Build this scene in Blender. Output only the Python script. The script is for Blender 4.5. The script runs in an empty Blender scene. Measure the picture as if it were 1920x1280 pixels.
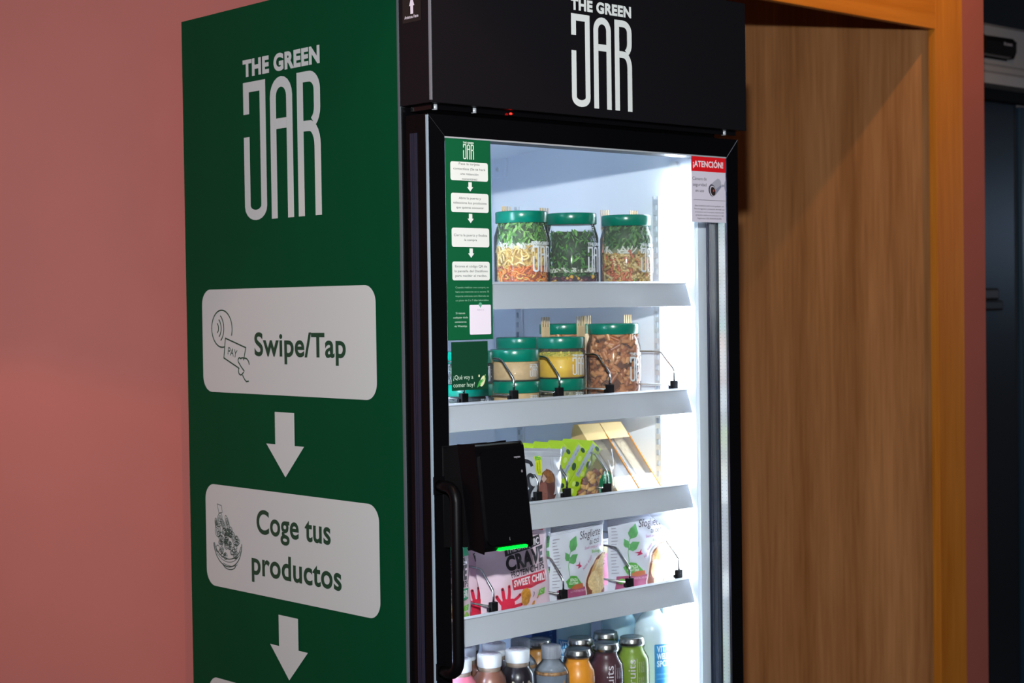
import bpy, bmesh, math, random
import numpy as np
from mathutils import Matrix, Vector
from mathutils.geometry import tessellate_polygon
random.seed(7)
PI = math.pi
S = bpy.context.scene
C = S.collection

# ------------------------------------------------------------------ camera
cd = bpy.data.cameras.new('camera'); cam = bpy.data.objects.new('camera', cd); C.objects.link(cam)
cd.sensor_width = 36.0; cd.lens = 59.016; cd.clip_start = 0.05; cd.clip_end = 60
R0, R1, R2 = (0.7362, -0.6767, -0.0142), (-0.0255, -0.0069, -0.9997), (0.6763, 0.7363, -0.0223)
cam.matrix_world = Matrix(((R0[0], -R1[0], -R2[0], -1.5222), (R0[1], -R1[1], -R2[1], -1.8288),
                           (R0[2], -R1[2], -R2[2], 1.5), (0, 0, 0, 1)))
cd.dof.use_dof = True; cd.dof.focus_distance = 2.45; cd.dof.aperture_fstop = 9.0
S.camera = cam
# ------------------------------------------------------------------ exposure, world, lights
S.view_settings.view_transform = 'Standard'; S.view_settings.look = 'None'
S.view_settings.exposure = 0.0; S.view_settings.gamma = 1.0; S.view_settings.use_curve_mapping = False
try:
    S.cycles.transparent_max_bounces = 40; S.cycles.max_bounces = 12; S.cycles.diffuse_bounces = 8; S.cycles.sample_clamp_indirect = 6.0
except Exception: pass
W = bpy.data.worlds.new('world'); S.world = W; W.use_nodes = True
W.node_tree.nodes['Background'].inputs[0].default_value = (0.9, 0.85, 0.95, 1)
W.node_tree.nodes['Background'].inputs[1].default_value = 0.035

def light(name, kind, loc, power, color, **kw):
    l = bpy.data.lights.new(name, kind); l.energy = power; l.color = color
    for k, v in kw.items():
        setattr(l, k, v)
    o = bpy.data.objects.new(name, l); C.objects.link(o); o.location = loc; return o
def aim(o, target):
    o.rotation_euler = (Vector(target) - o.location).to_track_quat('-Z', 'Y').to_euler()
o = light('camera_flash', 'SPOT', (-1.53, -1.82, 1.825), 330, (0.94, 0.97, 1.0), shadow_soft_size=0.02, spot_size=math.radians(78), spot_blend=1.0)
aim(o, (0.34, 0.0, 1.62))
o = light('niche_downlight', 'SPOT', (1.93, -0.09, 3.0), 42, (1.0, 0.55, 0.2), shadow_soft_size=0.025, spot_size=math.radians(100), spot_blend=0.5)
aim(o, (2.2, 0.75, 1.6))
light('left_downlight', 'SPOT', (-0.45, -0.62, 2.75), 34, (1.0, 0.5, 0.28), shadow_soft_size=0.03, spot_size=math.radians(90.5), spot_blend=0.04)
o = light('room_fill', 'AREA', (-0.5, -3.4, 2.7), 9, (1.0, 0.93, 0.95), size=2.5); aim(o, (0.5, 0, 1.2))
o = light('added_sheen_lamp', 'AREA', (7.0, -0.72, 1.86), 3, (0.55, 0.75, 1.0), size=0.35); aim(o, (3.5, 1.2, 1.6))  # unseen blue lamp, added to put a soft sheen on the mesh door

# ------------------------------------------------------------------ materials
def lin(h):
    if not isinstance(h, str): return tuple(h)
    h = h.lstrip('#'); v = [int(h[i:i+2], 16) / 255 for i in (0, 2, 4)]
    return tuple(x / 12.92 if x <= 0.04045 else ((x + 0.055) / 1.055) ** 2.4 for x in v)
MC = {}
def M(color, rough=0.5, metal=0.0, spec=0.5, emit=0.0, noise=0.0, nscale=60.0, bump=0.0, stretch=None, coat=0.0, sss=0.0, color2=None):
    key = (color, rough, metal, spec, emit, noise, nscale, bump, stretch, coat, color2)
    if key in MC: return MC[key]
    m = bpy.data.materials.new('mat_%d' % len(MC)); m.use_nodes = True
    nt = m.node_tree; b = nt.nodes['Principled BSDF']; c = lin(color)
    b.inputs['Base Color'].default_value = (*c, 1); b.inputs['Roughness'].default_value = rough
    b.inputs['Metallic'].default_value = metal; b.inputs['Specular IOR Level'].default_value = spec
    b.inputs['Coat Weight'].default_value = coat
    if emit:
        b.inputs['Emission Color'].default_value = (*c, 1); b.inputs['Emission Strength'].default_value = emit
    if noise or bump or color2:
        tc = nt.nodes.new('ShaderNodeTexCoord'); mp = nt.nodes.new('ShaderNodeMapping')
        nt.links.new(tc.outputs['Object'], mp.inputs[0])
        if stretch: mp.inputs['Scale'].default_value = stretch
        n = nt.nodes.new('ShaderNodeTexNoise'); n.inputs['Scale'].default_value = nscale; n.inputs['Detail'].default_value = 5
        nt.links.new(mp.outputs[0], n.inputs['Vector'])
        if noise or color2:
            r = nt.nodes.new('ShaderNodeValToRGB'); c2 = lin(color2) if color2 else tuple(x * (1 - noise) for x in c)
            c1 = c if color2 else tuple(min(1, x * (1 + noise * 0.6)) for x in c)
            r.color_ramp.elements[0].position = 0.32; r.color_ramp.elements[0].color = (*c2, 1)
            r.color_ramp.elements[1].position = 0.68; r.color_ramp.elements[1].color = (*c1, 1)
            nt.links.new(n.outputs[0], r.inputs[0]); nt.links.new(r.outputs[0], b.inputs['Base Color'])
        if bump:
            bp = nt.nodes.new('ShaderNodeBump'); bp.inputs['Strength'].default_value = bump; bp.inputs['Distance'].default_value = 0.002
            nt.links.new(n.outputs[0], bp.inputs['Height']); nt.links.new(bp.outputs[0], b.inputs['Normal'])
    MC[key] = m; return m
def wood(name, a, b_, stretch, rough=0.45):
    m = bpy.data.materials.new(name); m.use_nodes = True; nt = m.node_tree; b = nt.nodes['Principled BSDF']
    tc = nt.nodes.new('ShaderNodeTexCoord')
    def nz(scale, st, det):
        mp = nt.nodes.new('ShaderNodeMapping'); mp.inputs['Scale'].default_value = st; nt.links.new(tc.outputs['Object'], mp.inputs[0])
        n = nt.nodes.new('ShaderNodeTexNoise'); n.inputs['Scale'].default_value = scale; n.inputs['Detail'].default_value = det
        nt.links.new(mp.outputs[0], n.inputs['Vector']); return n
    n1 = nz(9, stretch, 6); n2 = nz(90, stretch, 3)
    mx = nt.nodes.new('ShaderNodeMath'); mx.operation = 'MULTIPLY_ADD'; mx.inputs[1].default_value = 0.35; nt.links.new(n2.outputs[0], mx.inputs[0])
    ml = nt.nodes.new('ShaderNodeMath'); ml.operation = 'MULTIPLY'; ml.inputs[1].default_value = 0.65; nt.links.new(n1.outputs[0], ml.inputs[0])
    nt.links.new(ml.outputs[0], mx.inputs[2])
    r = nt.nodes.new('ShaderNodeValToRGB'); r.color_ramp.elements[0].position = 0.36; r.color_ramp.elements[0].color = (*lin(b_), 1)
    r.color_ramp.elements[1].position = 0.64; r.color_ramp.elements[1].color = (*lin(a), 1)
    nt.links.new(mx.outputs[0], r.inputs[0]); nt.links.new(r.outputs[0], b.inputs['Base Color']); b.inputs['Roughness'].default_value = rough
    bp = nt.nodes.new('ShaderNodeBump'); bp.inputs['Strength'].default_value = 0.12; bp.inputs['Distance'].default_value = 0.001
    nt.links.new(n2.outputs[0], bp.inputs['Height']); nt.links.new(bp.outputs[0], b.inputs['Normal']); return m
def clear(name, tint=(1, 1, 1), rough=0.02, ior=1.45, haze=0.0, hazecol=(0.8, 0.8, 0.8)):
    m = bpy.data.materials.new(name); m.use_nodes = True; nt = m.node_tree; nt.nodes.remove(nt.nodes['Principled BSDF'])
    out = nt.nodes['Material Output']; t = nt.nodes.new('ShaderNodeBsdfTransparent'); t.inputs[0].default_value = (*tint, 1)
    g = nt.nodes.new('ShaderNodeBsdfGlossy'); g.inputs['Roughness'].default_value = rough
    f = nt.nodes.new('ShaderNodeFresnel'); f.inputs[0].default_value = ior
    mx = nt.nodes.new('ShaderNodeMixShader'); nt.links.new(f.outputs[0], mx.inputs[0]); nt.links.new(t.outputs[0], mx.inputs[1]); nt.links.new(g.outputs[0], mx.inputs[2])
    last = mx
    if haze:
        d = nt.nodes.new('ShaderNodeBsdfDiffuse'); d.inputs[0].default_value = (*hazecol, 1)
        m2 = nt.nodes.new('ShaderNodeMixShader'); m2.inputs[0].default_value = haze
        nt.links.new(mx.outputs[0], m2.inputs[1]); nt.links.new(d.outputs[0], m2.inputs[2]); last = m2
    nt.links.new(last.outputs[0], out.inputs[0]); return m
MAT = dict(
    pink=M('#a85e57', 0.75, noise=0.06, nscale=3, bump=0.15),
    wood_v=wood('wood_vertical', '#c48a58', '#996438', (1, 1, 0.05)),
    wood_t=wood('trim_wood_vertical', '#d48a34', '#b86e1c', (1, 1, 0.05)),
    wood_h=wood('trim_wood_horizontal', '#d48a34', '#b86e1c', (0.05, 1, 1)),
    black=M('#060608', 0.4, spec=0.1), blackmatte=M('#0a0a0c', 0.6, spec=0.15), blackgloss=M('#050507', 0.12), header=M('#100e12', 0.55, spec=0.2),
    green=M('#003f25', 0.5, spec=0.06, noise=0.03, nscale=4), white=M('#eef0f2', 0.5), liner=M('#e6eef8', 0.45), rail=M('#bcbfc5', 0.36),
    gasket=M('#0b1322', 0.7, spec=0.12), steel=M('#ccd2d8', 0.3, metal=0.4), wire=M('#b5b5b2', 0.18, metal=1.0), spacer=M('#e9edf0', 0.18, metal=0.55),
    glass=clear('door_glass', (0.988, 0.994, 0.992), 0.0, 1.22), pet=clear('clear_plastic', (0.985, 0.99, 0.99), 0.07, 1.15, 0.06, (0.9, 0.93, 0.93)), petg=clear('glass_bottle', (0.975, 0.98, 0.975), 0.04, 1.18, 0.03),
    film=clear('plastic_film', (0.97, 0.97, 0.98), 0.12, 1.35, 0.08), lid=M('#00735c', 0.24), floor=M('#4a4440', 0.4, noise=0.1, nscale=4), ceiling=M('#8a8683', 0.8),
    forkw=M('#d2b58c', 0.7, noise=0.12, nscale=120, stretch=(1, 1, 0.1)), kraft=M('#cfae7c', 0.75, noise=0.06, nscale=200), led=M('#e4efff', 0.4, emit=26.0), alu=M('#a8a3a4', 0.45, metal=0.0),
)
def P(c, r=0.5): return M(c, r)

# ------------------------------------------------------------------ object helpers
def link(name, me, parent=None):
    o = bpy.data.objects.new(name, me); C.objects.link(o)
    if parent: o.parent = parent
    return o
def thing(name, label, cat, loc=(0, 0, 0), rz=0, group=None):
    o = bpy.data.objects.new(name, None); C.objects.link(o); o.location = loc; o.rotation_euler = (0, 0, rz)
    o.empty_display_size = 0.05; return tag(o, label, cat, group)
def tag(o, label, cat, group=None):
    o['label'] = label; o['category'] = cat
    if group: o['group'] = group
    return o
def tris_of(loops):
    """tessellate a polygon with holes (2-D loops) -> list of triangles"""
    v = [[Vector((p[0], p[1], 0)) for p in l] for l in loops]
    flat = [p for l in v for p in l]
    return [[(flat[i].x, flat[i].y) for i in t] for t in tessellate_polygon(v)]

class MB:
    def __init__(s): s.v = []; s.f = []; s.m = []; s.sm = []; s.mats = []
    def mi(s, mat):
        if mat not in s.mats: s.mats.append(mat)
        return s.mats.index(mat)
    def add(s, vs, fs, mat, smooth=False):
        b = len(s.v); s.v += [tuple(p) for p in vs]; k = s.mi(mat)
        for f in fs: s.f.append([b + i for i in f]); s.m.append(k); s.sm.append(smooth)
    def box(s, x0, x1, y0, y1, z0, z1, mat, T=None):
        vs = [(x, y, z) for z in (z0, z1) for y in (y0, y1) for x in (x0, x1)]
        if T: vs = [T @ Vector(p) for p in vs]
        s.add(vs, [(0, 2, 3, 1), (4, 5, 7, 6), (0, 1, 5, 4), (2, 6, 7, 3), (0, 4, 6, 2), (1, 3, 7, 5)], mat)
    def prism(s, pts, h0, h1, mat, axis='y', T=None, smooth=False):
        """extrude a 2-D outline; axis y: pts are (x,z); x: (y,z); z: (x,y)"""
        def mk(p, h): return {'y': (p[0], h, p[1]), 'x': (h, p[0], p[1]), 'z': (p[0], p[1], h)}[axis]
        n = len(pts); a = [mk(p, h0) for p in pts]; b = [mk(p, h1) for p in pts]; vs = a + b
        if T: vs = [T @ Vector(p) for p in vs]
        tt = tessellate_polygon([[Vector((p[0], p[1], 0)) for p in pts]])
        s.add(vs, [tuple(t) for t in tt] + [tuple(n + i for i in reversed(t)) for t in tt], mat)
        s.add(vs, [(i, (i + 1) % n, n + (i + 1) % n, n + i) for i in range(n)], mat, smooth)
    def lathe(s, prof, mat, c=(0, 0, 0), n=40, smooth=True, sx=1, sy=1):
        vs = []; fs = []
        for (r, z) in prof:
            for k in range(n):
                a = 2 * PI * k / n; vs.append((c[0] + r * math.cos(a) * sx, c[1] + r * math.sin(a) * sy, c[2] + z))
        for i in range(len(prof) - 1):
            for k in range(n):
                a = i * n + k; b = i * n + (k + 1) % n; fs.append((a, b, b + n, a + n))
        if prof[0][0] > 1e-6: fs.append(tuple(reversed(range(n))))
        if prof[-1][0] > 1e-6: fs.append(tuple((len(prof) - 1) * n + k for k in range(n)))
        s.add(vs, fs, mat, smooth)
    def tube(s, pts, r, mat, n=8, caps=True, smooth=True):
        pts = [Vector(p) for p in pts]; vs = []; fs = []; prev = None
        for i, p in enumerate(pts):
            d = (pts[min(i + 1, len(pts) - 1)] - pts[max(i - 1, 0)]).normalized()
            if prev is None:
                u = d.orthogonal().normalized()
            else:
                u = (prev - d * prev.dot(d)).normalized()
            prev = u; w = d.cross(u); rr = r[i] if isinstance(r, (list, tuple)) else r
            for k in range(n):
                a = 2 * PI * k / n; vs.append(p + (u * math.cos(a) + w * math.sin(a)) * rr)
        for i in range(len(pts) - 1):
            for k in range(n):
                a = i * n + k; b = i * n + (k + 1) % n; fs.append((a, b, b + n, a + n))
        if caps: fs += [tuple(reversed(range(n))), tuple((len(pts) - 1) * n + k for k in range(n))]
        s.add(vs, fs, mat, smooth)
    def build(s, name, parent=None, kind=None, bevel=0.0, label=None):
        me = bpy.data.meshes.new(name); me.from_pydata(s.v, [], s.f)
        for m in s.mats: me.materials.append(m)
        me.polygons.foreach_set('material_index', s.m); me.polygons.foreach_set('use_smooth', s.sm); me.update()
        if bevel:
            bm = bmesh.new(); bm.from_mesh(me); bmesh.ops.remove_doubles(bm, verts=bm.verts, dist=1e-6)
            es = [e for e in bm.edges if len(e.link_faces) == 2 and e.calc_face_angle(0) > 0.6]
            bmesh.ops.bevel(bm, geom=es, offset=bevel, segments=2, profile=0.6, affect='EDGES', clamp_overlap=True)
            bm.to_mesh(me); bm.free()
        o = link(name, me, parent)
        if kind: o['kind'] = kind
        if label: o['label'] = label
        return o

def arc(cx, cy, r, a0, a1, n=8, ry=None):
    ry = r if ry is None else ry
    return [(cx + r * math.cos(math.radians(a0 + (a1 - a0) * i / n)), cy + ry * math.sin(math.radians(a0 + (a1 - a0) * i / n))) for i in range(n + 1)]
def rr(x0, y0, x1, y1, r, n=6):
    return arc(x1 - r, y0 + r, r, -90, 0, n) + arc(x1 - r, y1 - r, r, 0, 90, n) + arc(x0 + r, y1 - r, r, 90, 180, n) + arc(x0 + r, y0 + r, r, 180, 270, n)

# ------------------------------------------------------------------ flat print (lettering, artwork on labels)
TC = {}
def glyphs(s, bold=0.0, shear=0.0, italic=False):
    k = (s, bold, shear)
    if k in TC: return TC[k]
    cu = bpy.data.curves.new('t', 'FONT'); cu.body = s; cu.size = 1.0; cu.offset = bold; cu.shear = shear; cu.resolution_u = 8 if len(s) < 10 else 3; cu.fill_mode = 'FRONT'
    if bold: cu.space_character = 1 + bold * 1.6
    ob = bpy.data.objects.new('t', cu); C.objects.link(ob)
    dg = bpy.context.evaluated_depsgraph_get(); me = bpy.data.meshes.new_from_object(ob.evaluated_get(dg)); me.calc_loop_triangles()
    co = np.array([v.co[:2] for v in me.vertices]) if len(me.vertices) else np.zeros((1, 2))
    tr = np.array([[co[i] for i in t.vertices] for t in me.loop_triangles]) if len(me.loop_triangles) else np.zeros((0, 3, 2))
    bpy.data.objects.remove(ob); bpy.data.curves.remove(cu); bpy.data.meshes.remove(me)
    TC[k] = tr; return tr
CAP = None
class Art:
    def __init__(s): s.L = []
    def tri(s, t, c):
        if len(t): s.L.append((np.array(t, float).reshape(-1, 3, 2), c))
    def poly(s, pts, c, holes=()): s.tri(tris_of([pts] + list(holes)), c)
    def rect(s, x0, y0, x1, y1, c): s.poly([(x0, y0), (x1, y0), (x1, y1), (x0, y1)], c)
    def rrect(s, x0, y0, x1, y1, r, c): s.poly(rr(x0, y0, x1, y1, r), c)
    def ell(s, cx, cy, rx, ry, c, rot=0, n=20):
        ca, sa = math.cos(math.radians(rot)), math.sin(math.radians(rot))
        s.poly([(cx + rx * math.cos(a) * ca - ry * math.sin(a) * sa, cy + rx * math.cos(a) * sa + ry * math.sin(a) * ca) for a in [2 * PI * i / n for i in range(n)]], c)
    def stroke(s, pts, w, c, closed=False):
        pts = [p for i, p in enumerate(pts) if i == 0 or math.dist(p, pts[i - 1]) > w * 0.02]
        n = len(pts); q = []
        rng = n if closed else n - 1
        P_ = [Vector(p) for p in pts]; nor = []
        for i in range(n):
            a = P_[(i - 1) % n] if (closed or i > 0) else None; b = P_[(i + 1) % n] if (closed or i < n - 1) else None
            d1 = (P_[i] - a).normalized() if a is not None else None; d2 = (b - P_[i]).normalized() if b is not None else None
            if d1 is None: d1 = d2
            if d2 is None: d2 = d1
            m = d1 + d2
            m = m.normalized() if m.length > 1e-6 else d1
            k = max(0.35, m.dot(d1)); nor.append(Vector((-m.y, m.x)) * (w / 2 / k))
        for i in range(rng):
            j = (i + 1) % n; a, b, c_, d = P_[i] + nor[i], P_[i] - nor[i], P_[j] - nor[j], P_[j] + nor[j]
            q += [[tuple(a), tuple(b), tuple(c_)], [tuple(a), tuple(c_), tuple(d)]]
        s.tri(q, c)
    def text(s, t, x, y, h, c, w=None, al='l', bold=0.0, shear=0.0, rot=0.0):
        global CAP
        if CAP is None: g = glyphs('H'); CAP = g[..., 1].max() - g[..., 1].min()
        g = glyphs(t, bold, shear)
        if not len(g): return
        g = g.copy() * (h / CAP); x0, x1 = g[..., 0].min(), g[..., 0].max(); g[..., 0] -= x0; ww = x1 - x0
        if w: g[..., 0] *= w / ww; ww = w
        g[..., 0] -= {'l': 0, 'c': ww / 2, 'r': ww}[al]
        if rot:
            ca, sa = math.cos(math.radians(rot)), math.sin(math.radians(rot)); g = np.stack([g[..., 0] * ca - g[..., 1] * sa, g[..., 0] * sa + g[..., 1] * ca], -1)
        s.L.append((g + np.array([x, y]), c))
    def logo(s, x, y, w, c, caps=True):
        """jar-shop logo, top-left (x, y), width w: THE GREEN above three tall letters"""
        if caps: s.text('THE GREEN', x, y - 0.115 * w, 0.115 * w, c, w=w, bold=0.05)
        t = 0.078 * w; T = y - 0.165 * w if caps else y; B = T - 1.06 * w; h = t / 2
        X = lambda u: x + u * w
        s.stroke([(X(0) + h, T - 0.245 * w), (X(0) + h, T - h), (X(0.30) - h, T - h), (X(0.30) - h, B + 0.11 * w)] +
                 arc(X(0.15), B + 0.11 * w, 0.15 * w - h, 0, -180, 10, 0.11 * w - h) + [(X(0) + h, T - 0.42 * w)], t, c)
        s.stroke([(X(0.36) + h, B), (X(0.36) + h, T - 0.15 * w)] + arc(X(0.505), T - 0.15 * w, 0.145 * w - h, 180, 0, 10, 0.15 * w - h) + [(X(0.65) - h, B)], t, c)
        s.rect(X(0.36) + t, T - 0.39 * w, X(0.65) - t, T - 0.39 * w + t, c)
        s.stroke([(X(0.71) + h, B), (X(0.71) + h, T - h), (X(0.84), T - h)] + arc(X(0.86), T - 0.14 * w, 0.14 * w - h, 80, 0, 6, 0.14 * w - h) + [(X(1) - h, T - 0.26 * w)] + arc(X(0.86), T - 0.27 * w, 0.14 * w - h, 0, -60, 4, 0.12 * w), t, c)
        s.stroke([(X(0.71) + t * 1.001, T - 0.40 * w), (X(0.82), T - 0.40 * w)] + arc(X(0.86), T - 0.55 * w, 0.14 * w - h, 80, 0, 6, 0.15 * w) + [(X(1) - h, B)], t, c)
    def build(s, name, parent, fn, maxlen=None, base=0.0003, step=0.00008, label=None, rough=0.5, clip=None):
        mb = MB()
        for k, (t, c) in enumerate(s.L):
            T = list(t)
            if maxlen:
                out = []; st = list(T)
                while st:
                    q = st.pop(); e = [np.hypot(*(q[i] - q[(i + 1) % 3])) for i in range(3)]; i = int(np.argmax(e))
                    if e[i] <= maxlen: out.append(q)
                    else:
                        a, b, c2 = q[i], q[(i + 1) % 3], q[(i + 2) % 3]; m = (a + b) / 2
                        st += [np.array([a, m, c2]), np.array([m, b, c2])]
                T = out
            if clip: T = [q for q in T if 0.0 < q[:, 0].mean() < clip[0] and 0.0 < q[:, 1].mean() < clip[1]]
            off = base + k * step; vs = []; fs = []
            for q in T:
                b = len(vs); vs += [fn(p[0], p[1], off) for p in q]; fs.append((b, b + 1, b + 2))
            mb.add(vs, fs, c if not isinstance(c, str) else P(c, rough))
        return mb.build(name, parent, label=label)
def on_y(y): return lambda u, v, o: (u, y - o, v)
def on_x(x): return lambda u, v, o: (x - o, -u, v)          # u runs along -Y
def on_cyl(cx, cy, R, phi, z0=0):                            # u arc length from the angle phi (degrees)
    def f(u, v, o):
        a = math.radians(phi) + u / R; return (cx + (R + o) * math.cos(a), cy + (R + o) * math.sin(a), z0 + v)
    return f

# ------------------------------------------------------------------ the setting
def structure(name, mb, bevel=0): o = mb.build(name, bevel=bevel); o['kind'] = 'structure'; return o
YW = 0.70
m = MB(); m.box(-4, 7, -5, 4, -0.1, 0, MAT['floor']); structure('floor', m)
m = MB(); m.box(-4, 7, -5, 4, 3.3, 3.4, MAT['ceiling']); structure('ceiling', m)
m = MB(); m.box(-4, 0.46, YW, YW + 0.12, 0, 3.3, MAT['pink']); structure('wall_left', m)
m = MB(); m.box(2.43, 2.578, YW, YW + 0.12, 0, 3.3, MAT['pink']); structure('wall_right', m)
m = MB(); m.box(0.46, 2.43, YW, YW + 0.12, 2.33, 3.3, MAT['pink']); structure('wall_above', m)
# deep timber-lined opening
m = MB(); m.box(2.332, 2.36, YW + 0.004, 1.95, 0, 2.55, MAT['wood_v']); structure('wall_niche_side', m)
m = MB(); m.box(0.43, 2.33, 1.92, 1.95, 0, 2.55, MAT['wood_v']); structure('wall_niche_back', m)
m = MB(); m.box(0.43, 0.458, YW + 0.13, 1.92, 0, 2.55, MAT['wood_v']); structure('wall_niche_left', m)
m = MB(); m.box(0.43, 2.36, YW + 0.13, 1.95, 2.56, 2.6, MAT['wood_v']); structure('ceiling_niche', m)
m = MB(); m.box(2.316, 2.440, 0.68, YW - 0.0005, 0, 3.0, MAT['wood_t']); m.box(2.316, 2.33, YW - 0.0005, YW + 0.004, 0, 3.0, MAT['wood_t']); structure('trim_1', m, 0.0012)
m = MB(); m.box(0.42, 2.3155, 0.681, YW - 0.001, 2.2087, 2.34, MAT['wood_h']); structure('trim_2', m, 0.0012)
m = MB(); m.box(0.42, 2.3155, 0.672, 0.699, 2.341, 2.38, MAT['wood_h']); structure('trim_3', m, 0.001)

# ------------------------------------------------------------------ sliding door beyond the wall end
d = bpy.data.objects.new('door_1', None); C.objects.link(d); d['kind'] = 'structure'; d.location = (3.6, 1.25, 0)
d['label'] = 'dark mesh sliding door under a grey aluminium header beyond the wall end'
def local(o, p): o.location = Vector(o.location) - Vector(p.location); return o
mesh_m = bpy.data.materials.new('perforated_screen'); mesh_m.use_nodes = True
nt = mesh_m.node_tree; b = nt.nodes['Principled BSDF']; b.inputs['Roughness'].default_value = 0.34; b.inputs['Metallic'].default_value = 0.6
tc = nt.nodes.new('ShaderNodeTexCoord'); mp = nt.nodes.new('ShaderNodeMapping'); mp.inputs['Rotation'].default_value = (0, math.radians(45), 0)
ck = nt.nodes.new('ShaderNodeTexChecker'); ck.inputs['Scale'].default_value = 210
ck.inputs['Color1'].default_value = (0.012, 0.016, 0.024, 1); ck.inputs['Color2'].default_value = (0.05, 0.065, 0.085, 1)
nt.links.new(tc.outputs['Object'], mp.inputs[0]); nt.links.new(mp.outputs[0], ck.inputs[0]); nt.links.new(ck.outputs[0], b.inputs['Base Color'])
m = MB(); m.box(2.75, 3.672, 1.25, 1.27, 0.0, 2.16, mesh_m); m.box(2.75, 6.5, 1.25, 1.27, 2.40, 3.29, mesh_m); local(m.build('mesh_panel', d), d)
m = MB(); m.box(3.678, 3.74, 1.235, 1.275, 0.0, 2.15, M('#1d3346', 0.3)); local(m.build('door_stile', d, bevel=0.003), d)
m = MB(); m.box(3.745, 6.5, 1.25, 1.27, 0.0, 2.15, M('#0a0c10', 0.25)); local(m.build('dark_pane', d), d)
m = MB()
m.prism([(1.24, 2.197), (1.165, 2.2), (1.160, 2.232), (1.166, 2.236), (1.160, 2.240), (1.160, 2.256), (1.166, 2.260), (1.160, 2.264), (1.160, 2.385), (1.175, 2.397), (1.24, 2.397)], 2.72, 6.5, MAT['alu'], 'x')
local(m.build('header_box', d), d)
m = MB(); m.box(2.75, 6.5, 1.20, 1.236, 2.155, 2.192, MAT['blackmatte']); local(m.build('track_gap', d), d)
m = MB(); m.prism([(1.16, 2.349), (1.135, 2.347), (1.125, 2.335), (1.125, 2.306), (1.135, 2.288), (1.16, 2.283)], 3.28, 3.462, MAT['blackgloss'], 'x'); sn = m.build('motion_sensor', d, bevel=0.004); local(sn, d)
a = Art(); a.text('Bluesen', 3.39, 2.322, 0.011, '#b9b4bd', w=0.05, bold=0.02); so = a.build('lettering', sn, on_y(1.125)); so.location = -Vector(d.location) - Vector(sn.location)
m = MB(); m.box(3.2, 3.485, 1.19, 1.25, 1.455, 1.49, M('#16161a', 0.4)); m.box(3.2, 3.475, 1.20, 1.25, 1.49, 1.53, M('#35333a', 0.4)); local(m.build('push_bar', d, bevel=0.008), d)

# ------------------------------------------------------------------ the display fridge
F = thing('display_fridge', 'tall upright glass-door fridge with green side wrap and black header, stocked with food', 'fridge', (0, 0, 0))
FW, FD = 0.69, 0.64                                          # width, depth
Y0 = 0.056                                                   # front of the carcass
IL, IR, IB, IT = 0.045, 0.64, 0.575, 1.80                    # inside faces
m = MB(); w = MAT['liner']; k = MAT['blackmatte']
m.box(0.002, IL, Y0 + 0.02, FD, 0.1, 1.98, w); m.box(IR, FW - 0.004, Y0 + 0.02, FD, 0.1, 1.98, w)
m.box(IL, IR, IB, FD, 0.1, 1.98, w); m.box(IL, IR, Y0 + 0.02, IB, 0.1, 0.16, w); m.box(IL, IR, Y0 + 0.02, IB, IT, 1.98, w)
m.build('cabinet', F)
m = MB(); m.box(0.006, FW - 0.01, 0.06, FD - 0.02, 0.0, 0.098, MAT['black']); m.build('plinth', F)
m = MB()                                                      # front bead around the opening
m.box(0.024, IL, Y0, Y0 + 0.0195, 0.155, 1.752, w); m.box(IR, 0.662, Y0, Y0 + 0.0195, 0.155, 1.752, w)
m.box(IR - 0.0015, IR - 0.0003, Y0 + 0.006, Y0 + 0.0085, 0.16, 1.75, w); m.build('breaker_strip', F)
m = MB(); k = MAT['black']; m.box(0.002, 0.0235, Y0, Y0 + 0.0195, 0.1, 1.78, k); m.box(0.6625, FW - 0.004, Y0, Y0 + 0.0195, 0.1, 1.78, k); m.box(0.0235, 0.6625, Y0, Y0 + 0.0195, 1.752, 1.785, k); m.box(0.002, FW - 0.004, Y0 + 0.001, Y0 + 0.0195, 1.7801, 1.785, k); m.box(0.0235, 0.6625, Y0, Y0 + 0.0195, 0.1, 0.155, k); m.build('front_frame', F)
m = MB(); m.box(-0.0012, 0.0018, Y0 + 0.007, FD + 0.002, 0.1, 1.984, MAT['green']); wr = m.build('side_wrap', F, label='glossy green vinyl side panel with white instructions')
m = MB(); m.box(-0.0014, 0.004, Y0 + 0.0035, Y0 + 0.0068, 0.1, 1.984, M('#4d565c', 0.4)); m.build('edge_trim', F)
m = MB(); m.prism([(0.49, 1.7995), (IB - 0.001, 1.7995), (IB - 0.001, 1.778), (0.53, 1.778), (0.3, 1.797)], IL + 0.001, IR - 0.001, w, 'x'); m.build('air_duct', F)
m = MB(); m.prism([(0.533, 1.742), (0.574, 1.742), (0.574, 1.795), (0.54, 1.795), (0.530, 1.775)], IR - 0.006, IR - 0.0005, w, 'x'); bk = m.build('bracket', F)
m = MB()
for z in (1.757, 1.783):
    m.lathe([(0.0045, 0), (0.0045, 0.001), (0.003, 0.003), (0, 0.0035)], MAT['steel'], n=12)
    for i in range(len(m.v) - 48, len(m.v)): x_, y_, z_ = m.v[i]; m.v[i] = (IR - 0.006 - z_, 0.552 + x_, z + y_)
m.build('screw', bk)
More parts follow.
